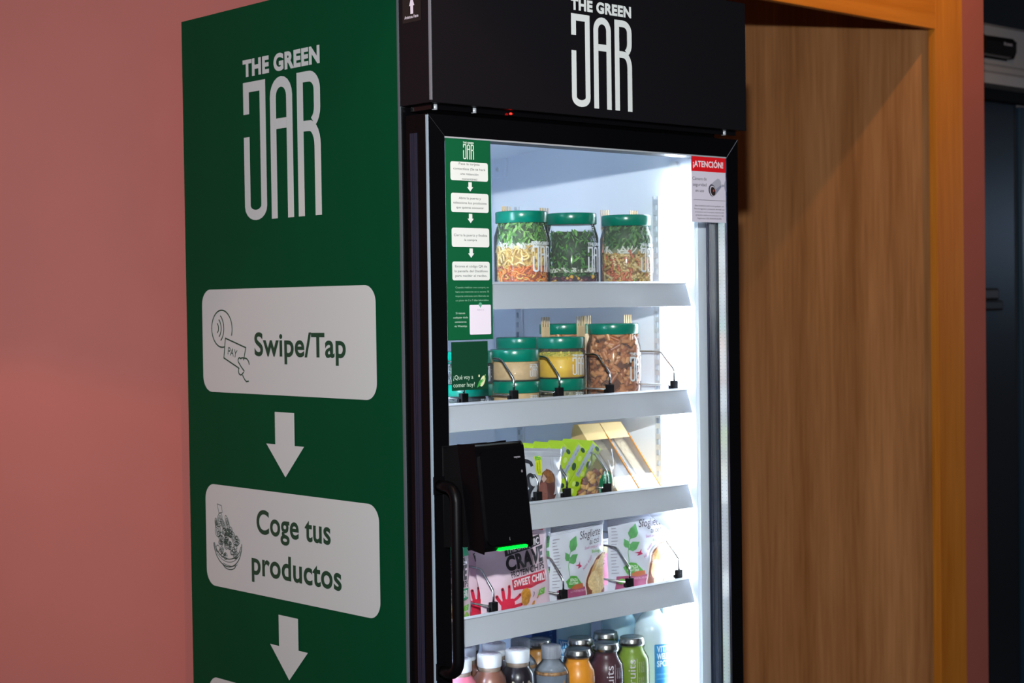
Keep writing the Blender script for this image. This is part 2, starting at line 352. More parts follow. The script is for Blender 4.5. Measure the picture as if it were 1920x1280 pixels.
# artwork of the green side (u = -Y)
a = Art(); wt = '#b9bebe'; dg = '#003c28'
a.logo(-0.459, 1.896, 0.209, wt)
def card(zt): a.poly(rr(-0.592, zt - 0.170, -0.121, zt, 0.026, 14), wt)
card(1.531); card(1.207); card(0.883)
def arrow(art, cx, zt, zb, w_, sw, hh, c): art.poly([(cx - sw / 2, zt), (cx + sw / 2, zt), (cx + sw / 2, zb + hh), (cx + w_ / 2, zb + hh), (cx, zb), (cx - w_ / 2, zb + hh), (cx - sw / 2, zb + hh)][::-1], c)
arrow(a, -0.358, 1.3345, 1.232, 0.103, 0.053, 0.051, wt); arrow(a, -0.357, 1.012, 0.911, 0.103, 0.053, 0.051, wt)
a.build('printed_panels', wr, on_x(-0.0012))
a = Art()
a.text('Swipe/Tap', -0.438, 1.4235, 0.0355, dg, w=0.243, bold=0.021); a.build('lettering', wr, on_x(-0.0012), base=0.0012); a = Art()
a.text('Coge tus', -0.441, 1.1375, 0.0365, dg, w=0.200, bold=0.021); a.text('productos', -0.457, 1.070, 0.0365, dg, w=0.242, bold=0.021)
a.build('lettering', wr, on_x(-0.0012), base=0.0012)
a = Art(); lw = 0.0022
a.stroke(arc(-0.5325, 1.466, 0.0305, -22, 283, 40, 0.0305), lw, dg)
for q, rad in enumerate((0.010, 0.018, 0.026)): a.stroke(arc(-0.5525, 1.467, rad, -52, 52, 10), lw, dg)
a.stroke([(-0.470, 1.415), (-0.463, 1.4355), (-0.5225, 1.4505), (-0.528, 1.418), (-0.484, 1.402)], lw, dg)
a.text('PAY', -0.5165, 1.424, 0.0125, dg, w=0.027, rot=-12)
a.stroke(arc(-0.466, 1.406, 0.0125, 10, 95, 6) + arc(-0.474, 1.414, 0.005, 90, 150, 3), lw, dg)
a.stroke(arc(-0.4815, 1.4145, 0.0045, 40, 220, 6) + [(-0.477, 1.404), (-0.468, 1.397)], lw, dg)
a.stroke(arc(-0.479, 1.3975, 0.0065, 130, 300, 7) + [(-0.470, 1.396)], lw, dg); a.stroke([(-0.474, 1.391), (-0.468, 1.384), (-0.463, 1.3805), (-0.456, 1.3815)], lw, dg)
# bowl of food
ln = '#23433a'; bx, bz = -0.527, 1.113
a.stroke(arc(bx, bz, 0.042, 185, 362, 20, 0.040), 0.0018, ln); a.stroke(arc(bx, bz + 0.002, 0.040, 190, 350, 20, 0.029), 0.0016, ln)
a.stroke(arc(bx, bz + 0.001, 0.0415, 192, 340, 20, 0.033), 0.0009, ln); a.stroke(arc(bx + 0.004, 1.079, 0.020, 190, 350, 10, 0.010), 0.0016, ln)
a.stroke(arc(bx + 0.006, 1.084, 0.026, 220, 330, 10, 0.009), 0.001, ln)
rg = random.Random(3)
for i in range(46):
    t = rg.random() * 2 * PI; q = math.sqrt(rg.random()); cx = bx + q * 0.036 * math.cos(t); cz = 1.112 + q * 0.024 * math.sin(t) + (0.006 if q < 0.6 else 0); r_ = rg.uniform(0.003, 0.0065)
    a.stroke(arc(cx, cz, r_, 0, 340, 9, r_ * rg.uniform(0.7, 1.1)), 0.0011, ln)
    if i % 2: a.stroke(arc(cx, cz, r_ * 0.5, 0, 330, 7), 0.0011, ln)
a.stroke([(-0.556, 1.175), (-0.543, 1.173), (-0.541, 1.162), (-0.551, 1.160), (-0.556, 1.175)], 0.001, ln)
for (cx, cz, rx, rz, rot) in ((-0.549, 1.149, 0.007, 0.012, -15), (-0.555, 1.131, 0.0085, 0.011, 0), (-0.560, 1.143, 0.0035, 0.008, 10), (-0.539, 1.142, 0.005, 0.011, 40), (-0.526, 1.146, 0.0045, 0.013, 25), (-0.517, 1.131, 0.006, 0.009, 0), (-0.508, 1.122, 0.006, 0.012, 30)):
    c_, s_ = math.cos(math.radians(rot)), math.sin(math.radians(rot))
    for q in (1, 0.6, 0.3): a.stroke([(cx + q * (rx * math.cos(t) * c_ - rz * math.sin(t) * s_), cz + q * (rx * math.cos(t) * s_ + rz * math.sin(t) * c_)) for t in [i * PI / 8 for i in range(16)]], 0.0011, ln, True)
a.build('drawing', wr, on_x(-0.0012), base=0.0012, step=0.000003)
# header
m = MB(); m.box(0, 0.692, -0.01, Y0 + 0.004, 1.7857, 2.0, MAT['header']); hd = m.build('header', F, bevel=0.0015, label='black top header panel with white letters')
m = MB(); m.box(-0.0004, 0.0024, -0.0106, -0.0072, 1.789, 1.998, M('#6f727a', 0.4)); m.build('header_edge', hd)
a = Art(); a.logo(0.279, 1.962, 0.133, '#dfe3df'); a.build('lettering', hd, on_y(-0.01))
a = Art(); a.rect(-0.050, 1.903, -0.009, 1.965, '#1c1b1a'); arrow(a, -0.029, 1.9145, 1.941, 0.0115, 0.006, -0.015, '#d9d3e4')
a.text('Antenna Here', -0.0455, 1.9085, 0.0044, '#cfc9d8', w=0.031, bold=0.02); a.build('antenna_label', hd, on_x(0.0))
m = MB(); m.box(0.012, 0.68, 0.004, 0.05, 1.778, 1.7855, MAT['blackgloss'])
for x in (0.02, 0.094, 0.6515): m.lathe([(0.004, -0.0075), (0.004, 0)], MAT['steel'], (x, 0.006, 1.785), n=10)
m.build('hinge_bar', hd)
m = MB(); m.lathe([(0.0022, 0), (0.0022, 0.002), (0, 0.003)], M('#ff1a10', 0.4, emit=6.0), (0.161, -0.0005, 1.7795), n=10); m.build('indicator_light', hd, label='small red indicator light')
# door
DW, DT, DB = 0.68, 1.771, 0.13
m = MB(); gl, gr, gt, gb = 0.0325, 0.6515, 1.7405, 0.18
for q in ([(0, DB), (gl, gb), (gl, gt), (0, DT)], [(DW, DT), (gr, gt), (gr, gb), (DW, DB)], [(0.0003, DT), (gl + .0003, gt), (gr - .0003, gt), (DW - .0003, DT)], [(0.0003, DB), (DW - .0003, DB), (gr - .0003, gb), (gl + .0003, gb)]):
    m.prism(q, 0.0, 0.046, MAT['black'], 'y')
dr = m.build('door', F, label='black framed glass door')
m = MB(); s_ = MAT['steel']
m.box(-0.0006, 0.0024, -0.0008, 0.0022, DB, DT - 0.002, M('#8c9fae', 0.4)); m.box(gl, gr, -0.0005, 0.0014, gt - 0.0022, gt, s_); m.box(gr - 0.0016, gr, -0.0005, 0.0014, gb, gt, M('#6b6a80', 0.3, metal=1.0)); m.build('edge_beading', dr)
a = Art(); a.stroke([(gr, gt), (DW, DT)], 0.0009, '#777c88'); a.build('mitre_seam', dr, on_y(0.0))
a = Art(); a.stroke([(gl, gt), (0.001, DT)], 0.0006, '#2c2c33'); a.build('mitre_seam', dr, on_y(0.0))
m = MB()
for i, x in enumerate((0.022, 0.030, 0.034)): m.box(-0.0012, 0.0, x, x + (0.006, 0.002, 0.003)[i], DB + 0.02, 1.745, M('#1c2233', 0.35))
m.build('side_gasket', dr)
m = MB(); m.box(gl, gr, 0.0008, 0.0040, gb, gt, MAT['glass']); m.build('glass_pane', dr)
m = MB(); m.box(gl, gr, 0.0185, 0.0220, gb, gt, MAT['glass']); m.build('glass_pane', dr)
m = MB(); m.box(gr - 0.002, gr + 0.004, 0.0042, 0.0183, gb, gt, MAT['spacer']); m.box(gl - 0.004, gl + 0.002, 0.0042, 0.0183, gb, gt, MAT['spacer'])
sp = m.build('glazing_spacer', dr)
m = MB()
z = gb + 0.01
while z < gt - 0.01:
    for y in (0.0065, 0.016): m.box(gr - 0.0026, gr - 0.002, y - 0.0004, y + 0.0004, z, z + 0.0012, M('#5f676c', 0.4))
    z += 0.006
q = m.build('spacer_hole', sp); q['kind'] = 'stuff'
m = MB(); g_ = MAT['gasket']
for y, x in ((0.0225, 0.0015), (0.0275, 0.0024), (0.0325, 0.0012), (0.0370, 0.0024), (0.0420, 0.0015)): m.box(gr - x, gr + 0.01, y, y + 0.0045, gb - 0.01, gt + 0.008, g_)
m.box(gl - 0.012, gl + 0.001, 0.0225, 0.052, gb - 0.01, gt + 0.008, g_); m.box(gl, gr, 0.0465, 0.052, gt, gt + 0.01, g_); m.build('door_gasket', dr, bevel=0.0008)
# handle
m = MB(); hx, hy = 0.010, -0.040
pts = [(hx, -0.0, 1.243), (hx, hy + 0.020, 1.243)] + [(hx, hy + 0.020 - 0.020 * math.sin(t), 1.243 - 0.020 + 0.020 * math.cos(t)) for t in (0.3, 0.7, 1.1, 1.57)] + [(hx, hy, 1.1), (hx, hy, 0.998)] + [(hx, hy + 0.02 - 0.02 * math.cos(t), 0.998 - 0.02 * math.sin(t)) for t in (0.4, 0.8, 1.2, 1.57)] + [(hx, 0.0, 0.978)]
m.tube(pts, 0.0085, MAT['black'], n=14); m.box(hx - 0.009, hx + 0.010, -0.004, -0.0007, 1.231, 1.256, MAT['black']); m.box(hx - 0.009, hx + 0.010, -0.004, -0.0007, 0.966, 0.99, MAT['black']); m.build('handle', dr, label='curved black tube handle')
# stickers on the glass
gy = 0.0008
a = Art(); a.rect(0.0335, 1.449, 0.1205, 1.7385, '#005a34'); tx = '#33443f'; cw = '#dfe6e2'
a.logo(0.0675, 1.7345, 0.0205, '#cfe3d6')
cx = 0.0785
for (z0, z1, lines) in ((1.6785, 1.7055, ('Pasa la tarjeta', 'contactless (Se te hará', 'una retención', 'momentánea)')), (1.633, 1.6605, ('Abre la puerta y', 'selecciona los productos', 'que quieras consumir')),
                        (1.583, 1.6105, ('Cierra la puerta y finaliza', 'la compra')), (1.535, 1.562, ('Escanea el código QR de', 'la pantalla del Datáfono', 'para recibir el recibo.'))):
    a.rrect(0.0425, z0, 0.1145, z1, 0.0035, cw); n = len(lines); st = 0.0068 if n != 4 else 0.0072
    for i, t in enumerate(lines): a.text(t, cx, (z0 + z1) / 2 + (n - 1) * st / 2 - i * st - 0.0017, 0.0033, tx, w=min(0.064, 0.00265 * len(t)), al='c')
for zt in (1.6765, 1.631, 1.581): arrow(a, cx, zt, zt - 0.0135, 0.012, 0.0065, 0.0065, cw)
for i, t in enumerate(('Cuando realices una compra, se', 'hará una retención en tu tarjeta. El', 'importe sobrante será liberado en', 'un plazo de 2 a 7 días laborables.')): a.text(t, cx + 0.001, 1.5235 - i * 0.0062, 0.0026, '#8fc4a4', w=0.064, al='c')
for i, t in enumerate(('Si tienes', 'cualquier duda', 'contáctanos', 'vía WhatsApp')): a.text(t, 0.056, 1.4865 - i * 0.0062, 0.0028, '#bfe0cc', w=0.0022 * len(t) * 0.9, al='c')
a.rrect(0.073, 1.4565, 0.1145, 1.4995, 0.002, '#e6e1ee'); a.ell(0.094, 1.5, 0.0032, 0.003, '#5fa98a'); a.poly([(0.0915, 1.4985), (0.0965, 1.4985), (0.094, 1.495)][::-1], '#5fa98a')
a.text('Contact us', 0.094, 1.4915, 0.0016, '#8d7f99', w=0.013, al='c')
a.build('instruction_sticker', dr, on_y(gy), label='long green sticker with four white instruction boxes')
a = Art(); a.rect(0.0395, 1.3765, 0.1095, 1.4465, '#043d26')
a.text('¿Qué voy a', 0.0425, 1.3925, 0.0062, '#c4dcc8', w=0.038); a.text('comer hoy?', 0.0425, 1.3815, 0.0062, '#c4dcc8', w=0.041)
a.ell(0.0985, 1.3885, 0.0045, 0.0085, '#d9dfb0', -25); a.poly([(0.087, 1.379), (0.094, 1.382), (0.1, 1.392), (0.092, 1.389)], '#3d9c45'); a.stroke([(0.093, 1.384), (0.101, 1.39), (0.104, 1.398)], 0.0012, '#7fbf6a'); a.rect(0.0905, 1.3945, 0.093, 1.398, '#d9dfb0')
a.build('question_sticker', dr, on_y(gy), label='small dark green sticker asking a question')
a = Art(); a.rect(0.5625, 1.6305, 0.6485, 1.7395, '#ddd6e2'); a.rect(0.5625, 1.714, 0.6485, 1.7395, '#e2101c')
a.text('¡ATENCIÓN!', 0.6045, 1.7215, 0.0095, '#f3e8ec', w=0.076, al='c', bold=0.03)
for i, t in enumerate(('Cámara de', 'seguridad', 'en uso')): a.text(t, 0.5825, 1.6995 - i * 0.0098, 0.0052, '#4b4853', w=(0.035, 0.034, 0.021)[i], al='c')
a.poly([(0.604, 1.686), (0.607, 1.692), (0.627, 1.7035), (0.632, 1.703), (0.636, 1.699), (0.637, 1.690), (0.621, 1.676), (0.617, 1.676)][::-1], '#b0aebb')
a.poly([(0.620, 1.6845), (0.6365, 1.6935), (0.637, 1.690), (0.621, 1.6755)][::-1], '#8d8fa3'); a.ell(0.6135, 1.6835, 0.0088, 0.0105, '#4b4a58', 28); a.ell(0.615, 1.6825, 0.0072, 0.0092, '#d4d0da', 28); a.ell(0.6155, 1.6822, 0.006, 0.0078, '#2e2320', 28); a.ell(0.6168, 1.6832, 0.0016, 0.0022, '#c8432e')
a.poly([(0.637, 1.694), (0.645, 1.694), (0.645, 1.691), (0.637, 1.690)][::-1], '#a5a4b2'); a.poly(arc(0.6485, 1.692, 0.0045, 90, 270, 10, 0.0105), '#9c9bab')
a.rect(0.566, 1.6668, 0.6455, 1.6674, '#6f6878')
for i, t in enumerate(('Esta instalación está siendo grabada con', 'fines de seguridad y prevención, de modo que', 'al continuar con la compra, autoriza esta', 'grabación conforme al artículo 6.1.f del', 'Reglamento (UE) 2016/679 (RGPD).')): a.text(t, 0.6055, 1.6565 - i * 0.0052, 0.0024, '#6d6776', w=(0.073, 0.076, 0.073, 0.07, 0.062)[i], al='c')
a.build('warning_sticker', dr, on_y(gy), label='white sticker with red ¡ATENCIÓN! band and camera picture')

# lights inside (the LED bars on both side walls)
m = MB(); m.box(IR - 0.010, IR - 0.001, 0.083, 0.116, 0.18, 1.722, MAT['led']); lb = m.build('led_bar', F, label='glowing white light bar inside right wall')
m = MB(); m.prism([(0.088, 1.723), (0.118, 1.723), (0.108, 1.74), (0.098, 1.74)], IR - 0.008, IR - 0.001, MAT['white'], 'x'); m.lathe([(0.004, 0), (0.003, 0.003), (0, 0.0035)], MAT['steel'], (IR - 0.012, 0.103, 1.752), n=10); m.build('bar_cap', lb)
m = MB(); m.box(IL + 0.001, IL + 0.006, 0.092, 0.107, 0.18, 1.722, M('#d8e5ff', 0.4, emit=64.0)); m.build('led_bar', F)
# slotted standards
for (y0, y1, x) in ((0.140, 0.1535, IR), (0.4925, 0.508, IR), (0.4925, 0.508, IL), (0.140, 0.1535, IL)):
    sg = -1 if x == IR else 1
    m = MB(); X0, X1 = sorted((x + sg * 0.0005, x + sg * 0.006)); m.box(X0, X1, y0, y0 + 0.0025, 0.17, 1.683, MAT['steel']); m.box(X0, X1, y1 - 0.0025, y1, 0.17, 1.683, MAT['steel'])
    z = 0.17
    while z < 1.683:
        m.box(X0, X1, y0 + 0.0025, y1 - 0.0025, z, min(z + 0.009, 1.683), MAT['steel']); z += 0.0185
    m.build('slotted_rail', F)

# shelves
SH = [(1.534, 1.509), (1.352, 1.327), (1.190, 1.165), (1.0285, 1.003), (0.815, 0.785)]
m0 = MB(); m0.box(IL + 0.008, IR - 0.013, 0.088, 0.49, -0.006, 0, MAT['white'])
for i in range(20): y = 0.10 + i * 0.019; m0.box(IL + 0.008, IR - 0.013, y, y + 0.003, -0.009, -0.006, MAT['white'])
r0 = MB(); t = 0.0012
r0.prism([(0.0895, 0.018), (0.0845, 0.0255), (0.0835, 0.0255), (0.0805, 0.0225), (0.0815, 0.021), (0.0825, 0.021), (0.0705, -0.0165), (0.0718, -0.017), (0.0885, 0.018)][::-1], IL + 0.004, IR - 0.0015, MAT['rail'], 'x')
r0.prism([(0.0885, -0.006), (0.0885, 0.018), (0.0895, 0.018), (0.0895, -0.006)], IL + 0.004, IR - 0.013, MAT['rail'], 'x')
shelf = None
for i, (zl, zs) in enumerate(SH):
    if shelf is None:
        shelf = m0.build('shelf', F); shelf.location = (0, 0, zs); rl = r0.build('price_rail', shelf)
    else:
        q = shelf.copy(); C.objects.link(q); q.location = (0, 0, zs); q2 = rl.copy(); C.objects.link(q2); q2.parent = q
# wire dividers clipped to the rails
wm = MB(); wm.tube([(0, 0.088, 0.005), (0, 0.088, 0.030), (0, 0.090, 0.034), (0, 0.115, 0.060), (0, 0.120, 0.062), (0, 0.135, 0.063), (0, 0.40, 0.063), (0, 0.41, 0.055), (0, 0.41, 0.010), (0, 0.40, 0.006), (0, 0.1, 0.006)], 0.0017, MAT['wire'], n=8)
cm = MB(); cm.box(-0.0065, 0.0065, 0.0845, 0.0925, -0.004, 0.014, MAT['blackmatte']); cm.box(-0.0105, -0.0065, 0.087, 0.0925, 0.0, 0.006, MAT['blackmatte'])
dv = None
for (x, si) in ((0.138, 1), (0.241, 1), (0.3395, 1), (0.455, 1), (0.612, 1), (0.289, 2), (0.353, 2), (0.446, 2), (0.192, 3), (0.342, 3), (0.496, 3), (0.618, 3)):
    z = SH[si][0]
    if dv is None:
        dv = wm.build('wire_divider', F); dv.location = (x, 0.0, z); cp = cm.build('divider_clip', dv, bevel=0.0008)
    else:
        q = dv.copy(); C.objects.link(q); q.location = (x, 0.0, z); q2 = cp.copy(); C.objects.link(q2); q2.parent = q

# ------------------------------------------------------------------ card reader
K = thing('card_reader', 'black tilted contactless card reader with green light bar on the door frame', 'card reader', (0.02, 0, 1.158))
def loc0(o, p): o.location = -Vector(p.location); return o
m = MB(); m.prism([(-0.001, 1.297), (-0.001, 1.156), (-0.056, 1.160), (-0.036, 1.299)], 0.020, 0.102, MAT['blackmatte'], 'x'); loc0(m.build('mount', K, bevel=0.002), K)
m = MB()
pr = [(-0.0375, 1.301), (-0.0575, 1.158), (-0.088, 1.155), (-0.0925, 1.160), (-0.0745, 1.298), (-0.071, 1.302)]
m.prism(pr, 0.018, 0.106, MAT['black'], 'x'); hs = m.build('housing', K, bevel=0.003); loc0(hs, K)
up = Vector((0, (-0.0745 + 0.0925), 1.298 - 1.160)).normalized(); nn = Vector((0, -up.z, up.y))
def face(u, v, o): p = Vector((0.018 + u, -0.0925, 1.160)) + up * v + nn * o; return tuple(p)
m = MB(); vs = [face(u, v, o) for o in (0, 0.0035) for (u, v) in rr(0.003, 0.004, 0.085, 0.135, 0.008)]; n = len(vs) // 2
m.add(vs, [tuple(range(n, 2 * n))] + [(i, (i + 1) % n, n + (i + 1) % n, n + i) for i in range(n)], MAT['blackgloss']); loc0(m.build('screen', K), K)
a = Art(); a.text('nayax', 0.0665, 0.1225, 0.0028, '#9a98a0', w=0.0125, bold=0.02); loc0(a.build('lettering', K, lambda u, v, o: face(u, v, o + 0.0035)), K); a = Art(); a.ell(0.079, 0.103, 0.0018, 0.002, '#6d6a70'); loc0(a.build('contact_symbol', K, lambda u, v, o: face(u, v, o + 0.0035)), K); a = Art(); a.rect(0.0425, 0.0085, 0.0435, 0.013, '#6d6a70')
loc0(a.build('contact_symbol', K, lambda u, v, o: face(u, v, o + 0.0035)), K)
m = MB(); vs = []; gm = M('#00ff2a', 0.3, emit=3.0)
m.box(0.040, 0.094, -0.0965, -0.0885, 1.1560, 1.1600, gm); loc0(m.build('light_bar', K, bevel=0.0015, label='glowing green light bar'), K)

# ------------------------------------------------------------------ food in jars
def fin(o, p): o.location = (0, 0, 0); return o
def rnd_in(R, z0, z1, rg, shell=0.72):
    r = R * math.sqrt(rg.uniform(shell * shell, 1)); t = rg.uniform(0, 2 * PI); return Vector((r * math.cos(t), r * math.sin(t), rg.uniform(z0, z1)))
def leaves(name, p, R, z0, z1, n, cols, seed, size=(0.008, 0.02)):
    rg = random.Random(seed); m = MB(); m.lathe([(R * 0.72, z0), (R * 0.78, (z0 + z1) / 2), (R * 0.7, z1)], M(cols[0], 0.6, noise=0.6, nscale=130), n=20)
    for i in range(n):
        c = rnd_in(R - 0.003, z0, z1, rg); L = rg.uniform(*size); w_ = L * rg.uniform(0.14, 0.36); th = math.atan2(c.y, c.x)
        nrm = Vector((math.cos(th), math.sin(th), rg.uniform(-0.3, 0.3))).normalized(); d = Vector((rg.uniform(-1, 1), rg.uniform(-1, 1), rg.uniform(-1.2, 1.2))); d = (d - nrm * d.dot(nrm)).normalized(); s_ = nrm.cross(d)
        pts = [c - d * L / 2, c - d * L * 0.15 + s_ * w_ / 2, c + d * L * 0.25 + s_ * w_ / 2.6, c + d * L / 2, c + d * L * 0.25 - s_ * w_ / 2.6, c - d * L * 0.15 - s_ * w_ / 2]
        pts = [q * 1.0 for q in pts]
        for q in pts:
            rr_ = math.hypot(q.x, q.y)
            if rr_ > R: q.x *= R / rr_; q.y *= R / rr_
            q.z = min(max(q.z, z0 - 0.004), z1 + 0.004)
        mid1 = (pts[1] + pts[5]) / 2 - nrm * 0.0012; mid2 = (pts[2] + pts[4]) / 2 - nrm * 0.0012
        m.add(pts + [mid1, mid2], [(0, 1, 6), (0, 6, 5), (1, 2, 7, 6), (6, 7, 4, 5), (2, 3, 7), (7, 3, 4)], M(rg.choice(cols[1:]), 0.5), True)
    return m.build(name, p, 'stuff')
def strands(name, p, R, z0, z1, n, cols, seed, r=0.0012, L=(0.008, 0.02), curl=1.0, core=None, spiral=False):
    rg = random.Random(seed); m = MB(); m.lathe([(R * 0.78, z0), (R * 0.8, (z0 + z1) / 2), (R * 0.76, z1)], M(core or cols[0], 0.7), n=20)
    for i in range(n):
        c = rnd_in(R - 0.003, z0 + 0.001, z1, rg, 0.8); th = math.atan2(c.y, c.x); nrm = Vector((math.cos(th), math.sin(th), 0)); tan = Vector((-nrm.y, nrm.x, 0)); a0 = rg.uniform(0, 2 * PI)
        d = tan * math.cos(a0) + Vector((0, 0, 1)) * math.sin(a0); e = nrm.cross(d); ln_ = rg.uniform(*L); pts = []
        for k in range(9 if spiral else 7):
            f = k / (8 if spiral else 6) - 0.5
            if spiral: q = c + d * ln_ * f + e * 0.0022 * math.sin(f * 22) + nrm * 0.0012 * math.cos(f * 22)
            else: q = c + d * ln_ * f + e * (ln_ * 0.45 * curl * (f * f * 4 - 0.5)) * (1 if i % 2 else -1)
            q.z = min(max(q.z, z0 + r), z1 + 0.003); rr_ = math.hypot(q.x, q.y)
            if rr_ > R - r: q.x *= (R - r) / rr_; q.y *= (R - r) / rr_
            pts.append(q)
        m.tube(pts, r, M(rg.choice(cols), 0.5), n=5)
    return m.build(name, p, 'stuff')
def pebbles(name, p, R, z0, z1, n, cols, seed, r=(0.002, 0.004), flat=1.0, core=None):
    rg = random.Random(seed); m = MB(); m.lathe([(R * 0.8, z0), (R * 0.8, z1)], M(core or cols[0], 0.7), n=20)
    for i in range(n):
        s_ = rg.uniform(*r); c = rnd_in(R - s_, z0 + s_, max(z0 + s_, z1), rg, 0.8)
        m.lathe([(0, -s_ * flat), (s_ * 0.8, -s_ * 0.5 * flat), (s_, 0), (s_ * 0.8, s_ * 0.5 * flat), (0, s_ * flat)], M(rg.choice(cols), 0.45), tuple(c), n=7)
    return m.build(name, p, 'stuff')
def penne(name, p, R, z0, z1, n, cols, seed):
    rg = random.Random(seed); m = MB(); m.lathe([(R * 0.72, z0), (R * 0.72, z1)], M('#6b3a22', 0.7), n=20)
    for i in range(n):
        c = rnd_in(R - 0.005, z0 + 0.004, z1 - 0.002, rg, 0.84); th = math.atan2(c.y, c.x); nrm = Vector((math.cos(th), math.sin(th), 0)); tan = Vector((-nrm.y, nrm.x, 0)); a0 = rg.uniform(0, PI)
        d = (tan * math.cos(a0) + Vector((0, 0, 1)) * math.sin(a0) + nrm * rg.choice((0, 0, 0.2, 0.9))).normalized(); L = rg.uniform(0.013, 0.019)
        a_, b_ = c - d * L / 2, c + d * L / 2
        for q in (a_, b_):
            rr_ = math.hypot(q.x, q.y)
            if rr_ > R - 0.0045: q.x *= (R - 0.0045) / rr_; q.y *= (R - 0.0045) / rr_
            q.z = min(max(q.z, z0 + 0.004), z1)
        mt = M(rg.choice(cols), 0.35)
        m.tube([a_, (a_ + b_) / 2, b_], 0.0044, mt, n=8, caps=False); m.tube([b_, (a_ + b_) / 2, a_], 0.0031, M('#5e2f1c', 0.6), n=8, caps=False)
    return m.build(name, p, 'stuff')
def jar(label, cx, cy, z0, H, R, RL, LH, fill, phi, lw_, lz, group, shoulder=True, name='food_jar', logo=True, body=True):
    J = thing(name, label, 'jar', (cx, cy, z0), group=group); zt = H - LH
    if shoulder: prof = [(R - 0.004, 0), (R - 0.0008, 0.002), (R, 0.006), (R, zt - 0.022), (R - 0.001, zt - 0.018), (RL - 0.002, zt - 0.006), (RL - 0.0035, zt - 0.002), (RL - 0.0035, H - 0.004)]
    else: prof = [(R - 0.003, 0), (R - 0.0008, 0.0015), (R, 0.004), (R, zt - 0.004), (RL - 0.004, zt - 0.0015), (RL - 0.004, H - 0.004)]
    m = MB(); m.lathe(prof, MAT['pet'], n=48); m.build('jar_body', J)
    m = MB(); m.lathe([(RL - 0.001, zt), (RL, zt + 0.0008), (RL, H - 0.0022), (RL - 0.0006, H - 0.0006), (RL - 0.002, H), (RL - 0.005, H - 0.0004), (0, H - 0.0006)], MAT['lid'], n=48)
    m.build('lid', J)
    fill(J, R - 0.0022, zt)
    if logo:
        a = Art(); a.logo(-lw_ / 2, lz + lw_ * 1.225, lw_, '#d9dcdc'); a.build('lettering', J, on_cyl(0, 0, R, phi), maxlen=0.004)
    return J
G = ['#1f3d1c', '#2f6b24', '#3f7f2c', '#25501f', '#5c9a3a', '#1b3f22']
Gl = ['#33521f', '#4c8f2c', '#6fae3e', '#356b27', '#86b85a']
def f1(J, R, zt):
    leaves('salad_leaves', J, R, 0.086, zt - 0.001, 520, Gl, 1, (0.005, 0.017)); strands('grated_cheese', J, R, 0.077, 0.087, 130, ['#dfe2d6', '#e8e8de'], 2, 0.0012, (0.006, 0.012), 0.3, '#c9ccb8')
    strands('pasta_twists', J, R, 0.050, 0.079, 210, ['#d9b45c', '#e8cc80', '#c99f48', '#e6cf8a'], 3, 0.0018, (0.010, 0.022), 1.2, '#a8813a')
    strands('grated_carrot', J, R, 0.020, 0.052, 330, ['#e88422', '#e0701c', '#c2561e', '#e0bc60', '#e39a3a', '#e88422'], 4, 0.0013, (0.005, 0.012), 0.6, '#a34e1c')
def f2(J, R, zt):
    leaves('salad_leaves', J, R, 0.044, zt - 0.012, 560, G, 5, (0.005, 0.018)); strands('grated_cheese', J, R, 0.040, 0.046, 80, ['#d5dacb'], 6, 0.0013, (0.006, 0.012), 0.3, '#5c6b48')
    leaves('spinach', J, R, 0.034, 0.040, 110, G, 7, (0.006, 0.012)); pebbles('mixed_beans', J, R, 0.016, 0.034, 170, ['#6b3046', '#4a2338', '#e0ab3c', '#8a4a52', '#3b2b3c', '#b98a78'], 8, (0.0022, 0.0042), core='#3c2430')
def f3(J, R, zt):
    leaves('salad_leaves', J, R, 0.080, zt - 0.002, 480, ['#33502a', '#4d7f38', '#2d5f2c', '#71995a', '#3c6b3a'], 9, (0.005, 0.017))
    strands('grated_cheese', J, R, 0.072, 0.082, 46, ['#e3e3da'], 10, 0.0014, (0.010, 0.018), 0.2, '#8a8f70')
    strands('pasta_spirals', J, R, 0.026, 0.074, 190, ['#dcc084', '#cfae6c', '#d67c54', '#e2cc98', '#c0a25e', '#cc7050'], 11, 0.0025, (0.014, 0.022), 0.4, '#8d6f44', spiral=True)
    strands('grated_carrot', J, R, 0.004, 0.030, 100, ['#d9743c', '#cfae6c', '#8aa646', '#dcb860'], 12, 0.0014, (0.006, 0.012), 0.4, '#8a5a30')
def f_penne(J, R, zt): penne('penne_pasta', J, R, 0.016, zt + 0.002, 400, ['#c07a48', '#b06a3c', '#cc8a58', '#a05c36', '#d09460'], 14)
def solid(col, noise=0.12, col2=None, sc=150):
    def f(J, R, zt):
        m = MB(); m.lathe([(R - 0.002, 0.002), (R, 0.004), (R, zt - 0.001), (R - 0.003, zt)], M(col, 0.6, noise=noise, nscale=sc, color2=col2), n=40); m.build('filling', J)
    return f
def f_yellow(J, R, zt):
    m = MB(); m.lathe([(R - 0.002, 0.002), (R, 0.004), (R, 0.019), (R, 0.03), (R - 0.0015, zt - 0.013)], M('#e6ba0c', 0.5, color2='#cf9c08', nscale=50), n=40); m.build('mango_layer', J)
    strands('orange_pulp', J, R, 0.010, 0.022, 24, ['#cf7a1c', '#d98a22'], 19, 0.0022, (0.008, 0.014), 0.8, '#c78f18')
    pebbles('yellow_crumbs', J, R + 0.0004, 0.020, zt - 0.006, 330, ['#cfb83c', '#b9b832', '#e0c84c', '#a4ac38', '#c8bc40'], 20, (0.0013, 0.0024), 0.9, '#bfae30')
def f_oats(J, R, zt): pebbles('couscous', J, R, 0.002, zt, 240, ['#a8a084', '#8c8468', '#c4bca0', '#7d7a5c', '#5d5a40'], 21, (0.0015, 0.003), 0.8, '#8c8468')
